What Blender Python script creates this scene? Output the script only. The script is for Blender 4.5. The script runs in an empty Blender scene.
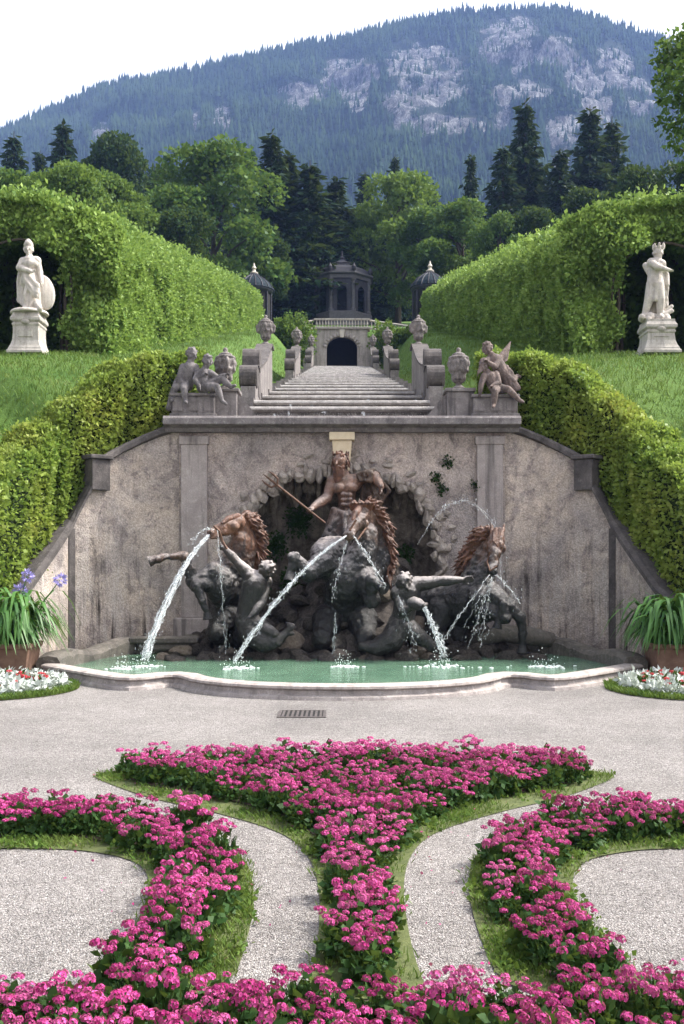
import bpy, bmesh, math, random
import numpy as np
from mathutils import Vector, Matrix, noise as mnoise

random.seed(7)
rng = np.random.default_rng(11)
SC = bpy.context.scene
COL = SC.collection

# ------------------------------------------------------------------ camera, world, sun, exposure
CAM_H = 1.53
HOR = 563.0
cam = bpy.data.objects.new('camera', bpy.data.cameras.new('camera'))
COL.objects.link(cam)
cam.location = (0, 0, CAM_H)
cam.rotation_euler = (math.radians(90), 0, 0)
cam.data.sensor_fit = 'VERTICAL'
cam.data.sensor_height = 36.0
cam.data.sensor_width = 24.0
cam.data.lens = 36.0 * 1000 / 1024
cam.data.shift_y = (HOR - 512) / 1024
cam.data.clip_start = 0.1
cam.data.clip_end = 6000
SC.camera = cam

SUN_EL, SUN_AZ = math.radians(50), math.radians(80)   # azimuth measured from +Y (beyond the stairs) towards +X
world = bpy.data.worlds.new('World')
SC.world = world
world.use_nodes = True
wt = world.node_tree
wt.nodes.clear()
w_out = wt.nodes.new('ShaderNodeOutputWorld')
w_bg = wt.nodes.new('ShaderNodeBackground')
w_sky = wt.nodes.new('ShaderNodeTexSky')
w_sky.sky_type = 'NISHITA'
w_sky.sun_disc = False
w_sky.sun_elevation = SUN_EL
w_sky.sun_rotation = SUN_AZ
w_sky.air_density = 1.0
w_sky.dust_density = 4.0
w_sky.ozone_density = 1.0
w_hsv = wt.nodes.new('ShaderNodeHueSaturation')
w_hsv.inputs['Saturation'].default_value = 0.09      # thin white overcast
w_hsv.inputs['Value'].default_value = 1.75
wt.links.new(w_sky.outputs[0], w_hsv.inputs['Color'])
wt.links.new(w_hsv.outputs[0], w_bg.inputs['Color'])
w_bg.inputs['Strength'].default_value = 0.115
wt.links.new(w_bg.outputs[0], w_out.inputs['Surface'])

sun = bpy.data.objects.new('sun', bpy.data.lights.new('sun', 'SUN'))
COL.objects.link(sun)
sun.data.energy = 4.2
sun.data.angle = math.radians(10)
sun.data.color = (1.0, 0.95, 0.87)
_sd = Vector((math.sin(SUN_AZ) * math.cos(SUN_EL), math.cos(SUN_AZ) * math.cos(SUN_EL), math.sin(SUN_EL)))
sun.rotation_euler = _sd.to_track_quat('Z', 'Y').to_euler()
sun.location = (0, 0, 60)

SC.view_settings.view_transform = 'Standard'
SC.view_settings.look = 'None'
SC.view_settings.exposure = 1.17
SC.view_settings.gamma = 1.0
SC.view_settings.use_curve_mapping = False
SC.cycles.max_bounces = 6
SC.cycles.diffuse_bounces = 3
SC.cycles.glossy_bounces = 3
SC.cycles.transmission_bounces = 4
SC.cycles.transparent_max_bounces = 8
SC.cycles.volume_bounces = 1

# ------------------------------------------------------------------ helpers
OFF = {}                                             # world offset of every object that may be a parent


def P(px, py, d):
    """measured picture position at a known distance -> metres"""
    return np.array([(px - 342) * d / 1000.0, d, CAM_H + (HOR - py) * d / 1000.0])


def tag(o, label=None, cat=None, group=None, kind=None):
    if label: o['label'] = label
    if cat: o['category'] = cat
    if group: o['group'] = group
    if kind: o['kind'] = kind
    return o


def empty(name, loc, label, cat, group=None):
    o = bpy.data.objects.new(name, None)
    COL.objects.link(o)
    o.location = loc
    o.empty_display_size = 0.1
    OFF[o.name] = Vector(loc)
    return tag(o, label, cat, group)


def put(name, me, mat=None, parent=None, smooth=None, bevel=0.0):
    """link a mesh given in world metres; under a parent it is moved into the parent's space"""
    o = bpy.data.objects.new(name, me)
    COL.objects.link(o)
    if mat is not None:
        me.materials.clear()
        me.materials.append(mat)
    off = Vector((0, 0, 0))
    if parent is not None:
        off = OFF[parent.name]
        o.parent = parent
        if off.length > 0:
            me.transform(Matrix.Translation(-off))
    OFF[o.name] = off
    if smooth is not None:
        me.polygons.foreach_set('use_smooth', [smooth] * len(me.polygons))
    if bevel:
        b = o.modifiers.new('bevel', 'BEVEL')
        b.width = bevel
        b.segments = 2
        b.limit_method = 'ANGLE'
    return o


def base_at(o, loc):
    """give a top-level mesh its origin at its base"""
    loc = Vector(loc)
    o.data.transform(Matrix.Translation(-loc))
    o.location = loc
    OFF[o.name] = loc
    return o


def np_mesh(name, V, F):
    """mesh from arrays; F is one array of tris or quads, or a list of such arrays"""
    V = np.asarray(V, np.float32)
    Fs = F if isinstance(F, list) and isinstance(F[0], np.ndarray) else [F]
    Fs = [np.asarray(f, np.int32) for f in Fs if len(f)]
    me = bpy.data.meshes.new(name)
    nl = sum(f.size for f in Fs)
    npol = sum(len(f) for f in Fs)
    me.vertices.add(len(V))
    me.vertices.foreach_set('co', V.ravel())
    me.loops.add(nl)
    me.loops.foreach_set('vertex_index', np.concatenate([f.ravel() for f in Fs]))
    me.polygons.add(npol)
    tot = np.concatenate([np.full(len(f), f.shape[1], np.int32) for f in Fs])
    st = np.concatenate([[0], np.cumsum(tot)[:-1]]).astype(np.int32)
    me.polygons.foreach_set('loop_start', st)
    me.update(calc_edges=True)
    return me


class MB:
    """collects simple solids into one mesh"""
    def __init__(self): self.V, self.F, self.n = [], [], 0

    def add(self, V, F):
        V = np.asarray(V, float)
        self.V.append(V)
        self.F += [[i + self.n for i in f] for f in F]
        self.n += len(V)
        return self

    def box(self, x0, x1, y0, y1, z0, z1):
        V = [(x, y, z) for z in (z0, z1) for y in (y0, y1) for x in (x0, x1)]
        return self.add(V, [(0, 2, 3, 1), (4, 5, 7, 6), (0, 1, 5, 4), (2, 6, 7, 3), (0, 4, 6, 2), (1, 3, 7, 5)])

    def prism(self, poly, axis, a, b):
        """poly of 2-D points, extruded along axis from a to b.  axis x: (y,z)  y: (x,z)  z: (x,y)"""
        n = len(poly)
        def mk(p, t):
            return {'x': (t, p[0], p[1]), 'y': (p[0], t, p[1]), 'z': (p[0], p[1], t)}[axis]
        V = [mk(p, a) for p in poly] + [mk(p, b) for p in poly]
        F = [tuple(range(n))[::-1], tuple(range(n, 2 * n))]
        F += [(i, (i + 1) % n, n + (i + 1) % n, n + i) for i in range(n)]
        return self.add(V, F)

    def lathe(self, prof, c=(0, 0, 0), seg=24, sx=1.0, sy=1.0, rot=0.0, square=False):
        V, F = [], []
        m = len(prof)
        for r, z in prof:
            for k in range(seg):
                a = rot + 2 * math.pi * k / seg
                V.append((c[0] + r * math.cos(a) * sx, c[1] + r * math.sin(a) * sy, c[2] + z))
        for i in range(m - 1):
            for k in range(seg):
                k2 = (k + 1) % seg
                F.append((i * seg + k, i * seg + k2, (i + 1) * seg + k2, (i + 1) * seg + k))
        F.append(tuple(range(seg))[::-1])
        F.append(tuple((m - 1) * seg + k for k in range(seg)))
        return self.add(V, F)

    def cap(self, p0, p1, r0, r1, seg=14, rings=4):
        p0, p1 = np.asarray(p0, float), np.asarray(p1, float)
        d = p1 - p0
        L = np.linalg.norm(d)
        d = d / L if L > 1e-6 else np.array([0, 0, 1.0])
        a = np.cross(d, [0, 0, 1.0] if abs(d[2]) < .9 else [1.0, 0, 0])
        a /= np.linalg.norm(a)
        b = np.cross(d, a)
        V = [p0 - d * r0]
        rr = []
        for i in range(1, rings + 1):
            t = -math.pi / 2 + math.pi / 2 * i / rings
            rr.append((p0 + d * r0 * math.sin(t), r0 * math.cos(t)))
        for i in range(0, rings):
            t = math.pi / 2 * i / rings
            rr.append((p1 + d * r1 * math.sin(t), r1 * math.cos(t)))
        for c, r in rr:
            for k in range(seg):
                an = 2 * math.pi * k / seg
                V.append(c + (a * math.cos(an) + b * math.sin(an)) * r)
        V.append(p1 + d * r1)
        F = []
        for k in range(seg):
            F.append((0, 1 + (k + 1) % seg, 1 + k))
        m = len(rr)
        for i in range(m - 1):
            for k in range(seg):
                k2 = (k + 1) % seg
                F.append((1 + i * seg + k, 1 + i * seg + k2, 1 + (i + 1) * seg + k2, 1 + (i + 1) * seg + k))
        e = len(V) - 1
        for k in range(seg):
            F.append((e, 1 + (m - 1) * seg + k, 1 + (m - 1) * seg + (k + 1) % seg))
        return self.add(V, F)

    def ell(self, c, r, M=None, seg=16, rings=10):
        c = np.asarray(c, float)
        r = np.asarray(r if hasattr(r, '__len__') else (r, r, r), float)
        V = [(0, 0, -1)]
        for i in range(1, rings):
            t = -math.pi / 2 + math.pi * i / rings
            for k in range(seg):
                a = 2 * math.pi * k / seg
                V.append((math.cos(t) * math.cos(a), math.cos(t) * math.sin(a), math.sin(t)))
        V.append((0, 0, 1))
        V = np.array(V) * r
        if M is not None: V = V @ np.asarray(M).T
        V = V + c
        F = [(0, 1 + (k + 1) % seg, 1 + k) for k in range(seg)]
        for i in range(rings - 2):
            for k in range(seg):
                k2 = (k + 1) % seg
                F.append((1 + i * seg + k, 1 + i * seg + k2, 1 + (i + 1) * seg + k2, 1 + (i + 1) * seg + k))
        e = len(V) - 1
        b = 1 + (rings - 2) * seg
        F += [(e, b + k, b + (k + 1) % seg) for k in range(seg)]
        return self.add(V, F)

    def chain(self, pts, rad, **k):
        for i in range(len(pts) - 1):
            self.cap(pts[i], pts[i + 1], rad[i], rad[i + 1], **k)
        return self

    def tube(self, pts, rad, seg=8):
        pts = [np.asarray(p, float) for p in pts]
        V, F = [], []
        n = len(pts)
        up = np.array([0.13, 0.2, 0.97])
        for i, p in enumerate(pts):
            d = pts[min(i + 1, n - 1)] - pts[max(i - 1, 0)]
            d = d / (np.linalg.norm(d) + 1e-9)
            a = np.cross(d, up)
            if np.linalg.norm(a) < .15: a = np.cross(d, [1, 0, 0])
            a /= np.linalg.norm(a)
            b = np.cross(d, a)
            r = rad[i] if hasattr(rad, '__len__') else rad
            for k in range(seg):
                an = 2 * math.pi * k / seg
                V.append(p + (a * math.cos(an) + b * math.sin(an)) * r)
        for i in range(n - 1):
            for k in range(seg):
                k2 = (k + 1) % seg
                F.append((i * seg + k, i * seg + k2, (i + 1) * seg + k2, (i + 1) * seg + k))
        F.append(tuple(range(seg))[::-1])
        F.append(tuple((n - 1) * seg + k for k in range(seg)))
        return self.add(V, F)

    def mesh(self, name):
        me = bpy.data.meshes.new(name)
        me.from_pydata(np.concatenate(self.V).tolist(), [], self.F)
        me.update()
        return me


def sculpt(name, mb, voxel, smooth=3, disp=0.0, dscale=8.0):
    """melt overlapping solids into one continuous carved body"""
    me = mb.mesh('tmp')
    o = bpy.data.objects.new('tmp', me)
    COL.objects.link(o)
    m = o.modifiers.new('r', 'REMESH')
    m.mode = 'VOXEL'
    m.voxel_size = voxel
    if smooth:
        s = o.modifiers.new('s', 'SMOOTH')
        s.factor = 0.5
        s.iterations = smooth
    dg = bpy.context.evaluated_depsgraph_get()
    dg.update()
    out = bpy.data.meshes.new_from_object(o.evaluated_get(dg))
    out.name = name
    bpy.data.objects.remove(o)
    bpy.data.meshes.remove(me)
    if disp:
        out.update()
        nv = len(out.vertices)
        co = np.empty(nv * 3, np.float32); no = np.empty(nv * 3, np.float32)
        out.vertices.foreach_get('co', co); out.vertices.foreach_get('normal', no)
        co = co.reshape(-1, 3); no = no.reshape(-1, 3)
        f = np.array([mnoise.noise(Vector(c) * dscale) + .5 * mnoise.noise(Vector(c) * dscale * 2.7) for c in co])
        out.vertices.foreach_set('co', (co + no * (disp * f)[:, None]).astype(np.float32).ravel())
    out.polygons.foreach_set('use_smooth', [True] * len(out.polygons))
    return out


def sweep(prof, path, closed=False, name='sweep'):
    """prof: (offset to the right of travel, z); path: (x, y, dz)"""
    n = len(path)
    pts = [np.array(p[:2], float) for p in path]
    dz = [p[2] if len(p) > 2 else 0.0 for p in path]
    V, F = [], []
    for i in range(n):
        a = pts[(i - 1) % n] if (closed or i > 0) else pts[i]
        b = pts[(i + 1) % n] if (closed or i < n - 1) else pts[i]
        d1 = pts[i] - a; d2 = b - pts[i]
        l1, l2 = np.linalg.norm(d1), np.linalg.norm(d2)
        d1 = d1 / l1 if l1 > 1e-9 else d2 / l2
        d2 = d2 / l2 if l2 > 1e-9 else d1
        n1 = np.array([d1[1], -d1[0]]); n2 = np.array([d2[1], -d2[0]])
        m = n1 + n2
        m = m / np.linalg.norm(m)
        m = m / max(0.55, float(m @ n1))
        for o_, z in prof:
            q = pts[i] + m * o_
            V.append((q[0], q[1], z + dz[i]))
    k = len(prof)
    for i in range(n if closed else n - 1):
        j = (i + 1) % n
        for t in range(k - 1):
            F.append((i * k + t, j * k + t, j * k + t + 1, i * k + t + 1))
        F.append((i * k + k - 1, j * k + k - 1, j * k, i * k))
    if not closed:
        F.append(tuple(range(k)))
        F.append(tuple((n - 1) * k + t for t in range(k))[::-1])
    me = bpy.data.meshes.new(name)
    me.from_pydata(V, [], F)
    me.update()
    bm = bmesh.new(); bm.from_mesh(me)
    bmesh.ops.recalc_face_normals(bm, faces=bm.faces)
    bm.to_mesh(me); bm.free()
    return me


def unit(v):
    return v / (np.linalg.norm(v, axis=-1, keepdims=True) + 1e-9)


def leaf_arrays(pts, nrm, size, width=0.34, spread=0.8, droop=0.0):
    """one pointed four-cornered leaf per point"""
    n = len(pts)
    a = unit(nrm * (1 - spread * .5) + rng.normal(size=(n, 3)) * spread * .75 + np.array([0, 0, -droop]))
    t = unit(np.cross(a, rng.normal(size=(n, 3))))
    up = np.cross(t, a)
    s = (np.ones(n) * size * rng.uniform(.5, 1.5, n))[:, None]
    v0 = pts
    v1 = pts + a * s * .45 + t * s * width + up * s * .06
    v2 = pts + a * s - up * s * .08
    v3 = pts + a * s * .45 - t * s * width + up * s * .06
    V = np.stack([v0, v1, v2, v3], 1).reshape(-1, 3)
    F = np.arange(4 * n).reshape(n, 4)
    return V, F


def cat_arrays(parts):
    Vs, Fs, k = [], [], 0
    for V, F in parts:
        Vs.append(V); Fs.append(np.asarray(F) + k); k += len(V)
    return np.concatenate(Vs), np.concatenate(Fs)


def noise_np(p, sc, seed=0.0):
    """cheap smooth pseudo-noise on arrays, about -1..1"""
    q = p * sc + seed
    x, y, z = q[..., 0], q[..., 1], q[..., 2]
    return (np.sin(x * 1.7 + 1.3 * np.sin(y * 1.1 + .7)) + np.sin(y * 1.9 + 1.7 * np.sin(z * 1.3 + 2.1)) + np.sin(z * 2.1 + 1.1 * np.sin(x * .9 + 4.0))) / 3


def inside(poly, pts):
    poly = np.asarray(poly, float)
    x, y = pts[:, 0], pts[:, 1]
    r = np.zeros(len(pts), bool)
    j = len(poly) - 1
    for i in range(len(poly)):
        xi, yi = poly[i]; xj, yj = poly[j]
        c = ((yi > y) != (yj > y)) & (x < (xj - xi) * (y - yi) / (yj - yi + 1e-12) + xi)
        r ^= c
        j = i
    return r


def copy_tree(o, parent=None):
    c = o.copy()
    COL.objects.link(c)
    if parent is not None:
        c.parent = parent
    for ch in list(o.children):
        copy_tree(ch, c)
    return c


# ------------------------------------------------------------------ materials
class NT:
    def __init__(self, name):
        self.m = bpy.data.materials.new(name)
        self.m.use_nodes = True
        self.t = self.m.node_tree
        self.t.nodes.clear()
        self.out = self.n('ShaderNodeOutputMaterial')

    def n(self, typ, _p=None, **inp):
        nd = self.t.nodes.new(typ)
        for k, v in (_p or {}).items(): setattr(nd, k, v)
        for k, v in inp.items():
            self.set(nd.inputs[k.replace('_', ' ')], v)
        return nd

    def set(self, sock, v):
        if isinstance(v, bpy.types.NodeSocket): self.t.links.new(v, sock)
        elif isinstance(v, bpy.types.Node): self.t.links.new(v.outputs[0], sock)
        else: sock.default_value = v

    def coord(self, scale=(1, 1, 1), which='Object'):
        c = self.n('ShaderNodeTexCoord')
        mp = self.n('ShaderNodeMapping')
        self.t.links.new(c.outputs[which], mp.inputs[0])
        mp.inputs['Scale'].default_value = scale
        return mp.outputs[0]

    def noise(self, scale, detail=5, rough=.6, vec=None, dist=0.0):
        nd = self.n('ShaderNodeTexNoise')
        nd.inputs['Scale'].default_value = scale
        nd.inputs['Detail'].default_value = detail
        nd.inputs['Roughness'].default_value = rough
        nd.inputs['Distortion'].default_value = dist
        self.t.links.new(vec if vec is not None else self.coord(), nd.inputs['Vector'])
        return nd.outputs[0]

    def voro(self, scale, vec=None, out='Distance', feat='F1'):
        nd = self.n('ShaderNodeTexVoronoi', {'feature': feat})
        nd.inputs['Scale'].default_value = scale
        self.t.links.new(vec if vec is not None else self.coord(), nd.inputs['Vector'])
        return nd.outputs[out]

    def ramp(self, fac, stops):
        nd = self.n('ShaderNodeValToRGB')
        cr = nd.color_ramp
        while len(cr.elements) > 1: cr.elements.remove(cr.elements[-1])
        for i, (p, c) in enumerate(stops):
            e = cr.elements[0] if i == 0 else cr.elements.new(p)
            e.position = p
            e.color = (*c, 1) if hasattr(c, '__len__') else (c, c, c, 1)
        self.set(nd.inputs[0], fac)
        return nd.outputs[0]

    def mix(self, fac, a, b, mode='MIX'):
        nd = self.n('ShaderNodeMix', {'data_type': 'RGBA', 'blend_type': mode})
        self.set(nd.inputs[0], fac)
        for s, v in ((nd.inputs[6], a), (nd.inputs[7], b)):
            self.set(s, (*v, 1) if isinstance(v, tuple) else v)
        return nd.outputs[2]

    def math(self, op, a, b=0.0):
        nd = self.n('ShaderNodeMath', {'operation': op})
        self.set(nd.inputs[0], a); self.set(nd.inputs[1], b)
        return nd.outputs[0]

    def bump(self, h, strength=.5, dist=.02, prev=None):
        nd = self.n('ShaderNodeBump')
        nd.inputs['Strength'].default_value = strength
        nd.inputs['Distance'].default_value = dist
        self.set(nd.inputs['Height'], h)
        if prev is not None: self.set(nd.inputs['Normal'], prev)
        return nd.outputs[0]

    def pbr(self, col, rough=.8, normal=None, metal=0.0, spec=.4):
        b = self.n('ShaderNodeBsdfPrincipled')
        self.set(b.inputs['Base Color'], (*col, 1) if isinstance(col, tuple) else col)
        self.set(b.inputs['Roughness'], rough)
        self.set(b.inputs['Metallic'], metal)
        b.inputs['Specular IOR Level'].default_value = spec
        if normal is not None: self.set(b.inputs['Normal'], normal)
        self.t.links.new(b.outputs[0], self.out.inputs['Surface'])
        return self.m


def m_wall(name, warm=.5, dark=1.0, streak=1.0, pebble=1.0):
    """old roughcast: mottled mauve grey, tan where the coat is thin, stained in runs"""
    k = NT(name)
    v = k.coord()
    big = k.noise(.75, 6, .65, v, .4)
    med = k.noise(3.2, 9, .72, v, .8)
    med2 = k.noise(9, 9, .75, v, .6)
    fine = k.noise(42, 6, .8, v)
    c_mauve = (.222 * dark, .196 * dark, .186 * dark)
    c_tan = (.42 * dark, .345 * dark, .265 * dark)
    base = k.mix(k.ramp(big, [(.40 - .10 * warm, 0), (.62 - .08 * warm, 1)]), c_mauve, k.mix(warm, (.31 * dark, .26 * dark, .245 * dark), c_tan))
    base = k.mix(k.math('MULTIPLY', k.ramp(med, [(.50, 0), (.60, 1)]), .7), base, (.125 * dark, .105 * dark, .105 * dark))
    base = k.mix(k.math('MULTIPLY', k.ramp(med2, [(.50, 0), (.64, 1)]), .55), base, (.44, .385, .35))
    base = k.mix(k.math('MULTIPLY', k.ramp(k.noise(5.5, 9, .8, v, 1.5), [(.57, 0), (.64, 1)]), .6), base, (.085, .07, .06))
    where = k.ramp(k.noise(.55, 4, .6, v), [(.42, 0), (.62, 1)])
    dk = k.ramp(k.noise(1.0, 6, .7, k.coord((2.6, 2.6, .33)), .6), [(.52, 0), (.70, 1)])
    base = k.mix(k.math('MULTIPLY', k.math('MULTIPLY', dk, where), .85 * streak), base, (.06, .05, .05))
    z = k.n('ShaderNodeSeparateXYZ'); k.set(z.inputs[0], k.n('ShaderNodeNewGeometry').outputs['Position'])
    low = k.ramp(k.math('MULTIPLY', k.math('ADD', z.outputs[2], k.math('MULTIPLY', k.noise(1.2, 5, .7, v), 1.5)), .25), [(.42, 1), (.78, 0)])
    wt_ = k.ramp(k.noise(1.0, 7, .75, k.coord((6, 6, .55)), .5), [(.48, 0), (.62, 1)])
    base = k.mix(k.math('MULTIPLY', k.math('MULTIPLY', wt_, low), .8 * streak), base, (.50, .44, .40))
    dk2 = k.ramp(k.noise(1.3, 6, .7, k.coord((6, 6, .3)), .3), [(.50, 0), (.64, 1)])
    base = k.mix(k.math('MULTIPLY', k.math('MULTIPLY', k.math('MULTIPLY', dk2, low), k.ramp(k.noise(1.1, 4, .6, v), [(.40, .1), (.6, 1)])), .7 * streak), base, (.05, .04, .038))
    damp = k.ramp(k.math('ADD', z.outputs[2], k.math('MULTIPLY', k.noise(2.2, 6, .75, v), 1.2)), [(.55, 1), (1.25, 0)])
    base = k.mix(k.math('MULTIPLY', damp, .65), base, (.075, .062, .045))
    base = k.mix(.8, base, k.ramp(fine, [(.36, .5), (.66, 1.35)]), 'MULTIPLY')
    base = k.mix(.6, base, k.ramp(k.noise(1.7, 8, .75, v, .5), [(.36, .55), (.64, 1.3)]), 'MULTIPLY')
    cell = k.voro(34, v)
    base = k.mix(.6 * pebble, base, k.ramp(cell, [(.15, 1.2), (.75, .6)]), 'MULTIPLY')
    b = k.bump(k.math('SUBTRACT', 1.0, cell), .7 * pebble, .025)
    b = k.bump(med, .6, .05, b)
    b = k.bump(fine, .7, .015, b)
    return k.pbr(base, .92, b, spec=.15)


def m_stone(name, c1, c2, lich=(.5, .48, .45), scale=3.0, streak=.5, lic=.35, bump=.5):
    k = NT(name)
    v = k.coord()
    base = k.mix(k.ramp(k.noise(scale, 7, .7, v, .5), [(.35, 0), (.65, 1)]), c1, c2)
    base = k.mix(k.math('MULTIPLY', k.ramp(k.noise(scale * 4, 8, .75, v, 1), [(.54, 0), (.62, 1)]), lic), base, lich)
    sv = k.coord((8, 8, .6))
    base = k.mix(k.math('MULTIPLY', k.ramp(k.noise(1.2, 5, .6, sv), [(.48, 0), (.66, 1)]), streak), base, (.05, .045, .045))
    f = k.noise(60, 5, .7, v)
    base = k.mix(.6, base, k.ramp(f, [(.3, .6), (.7, 1.25)]), 'MULTIPLY')
    b = k.bump(k.noise(scale * 5, 8, .7, v), bump, .02)
    b = k.bump(f, bump, .006, b)
    return k.pbr(base, .88, b, spec=.25)


def m_leaf(name, c1, c2, c3=None, trans=.35, gloss=.35, nscale=.8, vary=False):
    k = NT(name)
    ri = k.n('ShaderNodeNewGeometry').outputs['Random Per Island']
    col = k.mix(ri, c1, c2)
    if c3 is not None:
        nz = k.noise(nscale, 3, .6)
        col = k.mix(k.ramp(nz, [(.42, 0), (.66, 1)]), col, k.mix(ri, c3, c2))
    if vary:                                             # one plant is not quite the colour of the next
        oi = k.n('ShaderNodeObjectInfo').outputs['Random']
        col = k.mix(k.math('MULTIPLY', oi, .7), col, tuple(c * .6 for c in c1))
        col = k.mix(k.ramp(k.math('FRACT', k.math('MULTIPLY', oi, 7.3)), [(.75, 0), (1, .22)]), col, (.76, .26, .5))
    pr = k.n('ShaderNodeBsdfPrincipled')
    k.set(pr.inputs['Base Color'], col)
    pr.inputs['Roughness'].default_value = .5
    pr.inputs['Specular IOR Level'].default_value = gloss
    tr = k.n('ShaderNodeBsdfTranslucent')
    k.set(tr.inputs['Color'], k.mix(.5, col, (.22, .3, .05)))
    mx = k.n('ShaderNodeMixShader')
    mx.inputs[0].default_value = trans
    k.t.links.new(pr.outputs[0], mx.inputs[1]); k.t.links.new(tr.outputs[0], mx.inputs[2])
    k.t.links.new(mx.outputs[0], k.out.inputs['Surface'])
    return k.m


def m_plain(name, c1, c2, scale=6, rough=.8, bump=.3, metal=0.0, spec=.3):
    k = NT(name)
    v = k.coord()
    f = k.noise(scale, 7, .7, v, .4)
    return k.pbr(k.mix(k.ramp(f, [(.35, 0), (.65, 1)]), c1, c2), rough, k.bump(f, bump, .02), metal, spec)


def m_gravel():
    k = NT('gravel')
    v = k.coord()
    c = k.voro(125, v, 'Color')
    sepr = k.n('ShaderNodeSeparateColor'); k.set(sepr.inputs[0], c)
    peb = k.ramp(sepr.outputs[0], [(.0, (.105, .095, .089)), (.25, (.21, .193, .182)), (.6, (.295, .273, .258)), (.92, (.375, .35, .332)), (1, (.5, .475, .45))])
    d = k.voro(125, v, 'Distance')
    peb = k.mix(k.ramp(d, [(.45, 0), (.85, .5)]), peb, (.12, .1, .095))
    big = k.ramp(k.noise(.55, 6, .7, v, .4), [(.32, .72), (.66, 1.1)])
    col = k.mix(1.0, peb, big, 'MULTIPLY')
    col = k.mix(.8, col, k.ramp(k.noise(7, 6, .7, v), [(.3, .85), (.7, 1.12)]), 'MULTIPLY')
    inv = k.math('SUBTRACT', 1.0, d)
    b = k.bump(inv, .9, .012)
    b = k.bump(k.noise(11, 5, .65, v), .4, .025, b)
    return k.pbr(col, .9, b, spec=.2)


def m_lawn():
    k = NT('lawn')
    v = k.coord()
    f = k.noise(26, 8, .8, v)
    col = k.mix(k.ramp(k.noise(.5, 5, .6, v), [(.35, 0), (.65, 1)]), (.06, .12, .024), (.095, .155, .035))
    col = k.mix(.8, col, k.ramp(f, [(.3, .55), (.7, 1.3)]), 'MULTIPLY')
    return k.pbr(col, .9, k.bump(f, .8, .05), spec=.1)


def m_patina(name, brown_z0, brown_z1, brown=(.20, .095, .055), grey=(.17, .155, .15), dark=(.016, .015, .016)):
    """weathered lead and bronze: rust brown above, paler grey on the shoulders, dark wet metal below"""
    k = NT(name)
    v = k.coord()
    geo = k.n('ShaderNodeNewGeometry')
    z = k.n('ShaderNodeSeparateXYZ'); k.set(z.inputs[0], geo.outputs['Position'])
    nz = k.n('ShaderNodeSeparateXYZ'); k.set(nz.inputs[0], geo.outputs['Normal'])
    n1 = k.noise(4.5, 7, .7, v, .8)
    n2 = k.noise(10, 8, .75, v, 1.2)
    h = k.math('ADD', z.outputs[2], k.math('MULTIPLY', k.math('SUBTRACT', n1, .5), 1.2))
    mr = k.n('ShaderNodeMapRange'); k.set(mr.inputs[0], h)
    mr.inputs[1].default_value = brown_z0; mr.inputs[2].default_value = brown_z1
    # paler grey on what faces up
    up = k.math('ADD', nz.outputs[2], k.math('MULTIPLY', k.math('SUBTRACT', n2, .5), 1.1))
    up_grey = k.ramp(up, [(.10, 0), (.62, 1)])
    mr2 = k.n('ShaderNodeMapRange'); k.set(mr2.inputs[0], h)
    mr2.inputs[1].default_value = brown_z0 - .6; mr2.inputs[2].default_value = brown_z0 + .05
    metal = k.mix(k.ramp(n2, [(.45, 0), (.66, 1)]), tuple(c * .4 for c in dark), tuple(c * .11 for c in grey))
    body = k.mix(k.math('MULTIPLY', up_grey, mr2.outputs[0]), metal, tuple(c * 1.25 for c in grey))
    br = k.mix(k.ramp(k.noise(6, 8, .75, v, .8), [(.40, 0), (.60, 1)]), tuple(c * .38 for c in brown), brown)
    br = k.mix(k.math('MULTIPLY', up_grey, .5), br, tuple(.5 * a_ + .5 * b_ + .05 for a_, b_ in zip(brown, grey)))
    col = k.mix(mr.outputs[0], body, br)
    col = k.mix(k.math('MULTIPLY', k.ramp(k.noise(14, 8, .8, v, 1.5), [(.60, 0), (.68, 1)]), .35), col, (.30, .27, .25))
    sv = k.coord((11, 11, .9))
    col = k.mix(k.math('MULTIPLY', k.ramp(k.noise(1.1, 5, .65, sv), [(.53, 0), (.66, 1)]), .7), col, dark)
    f = k.noise(24, 7, .75, v)
    b = k.bump(n2, .7, .04)
    return k.pbr(col, k.ramp(n1, [(.3, .22), (.7, .55)]), k.bump(f, .8, .014, b), .0, .42)


def m_water():
    k = NT('pool_water')
    v = k.coord((1, 1.6, 1))
    f = k.noise(5, 5, .6, v, .6)
    g = k.noise(18, 3, .5, v)
    col = k.mix(k.ramp(k.noise(1.3, 4, .6, v), [(.35, 0), (.65, 1)]), (.09, .175, .115), (.135, .24, .16))
    b = k.bump(f, .25, .03)
    b = k.bump(g, .25, .008, b)
    return k.pbr(col, .07, b, spec=.5)


def m_jet():
    k = NT('falling_water')
    pr = k.n('ShaderNodeBsdfPrincipled')
    pr.inputs['Base Color'].default_value = (.86, .9, .92, 1)
    pr.inputs['Roughness'].default_value = .15
    tr = k.n('ShaderNodeBsdfTransparent')
    mx = k.n('ShaderNodeMixShader')
    k.set(mx.inputs[0], k.ramp(k.noise(30, 4, .7), [(.35, .03), (.72, .48)]))
    k.t.links.new(tr.outputs[0], mx.inputs[1]); k.t.links.new(pr.outputs[0], mx.inputs[2])
    k.t.links.new(mx.outputs[0], k.out.inputs['Surface'])
    return k.m


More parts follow.
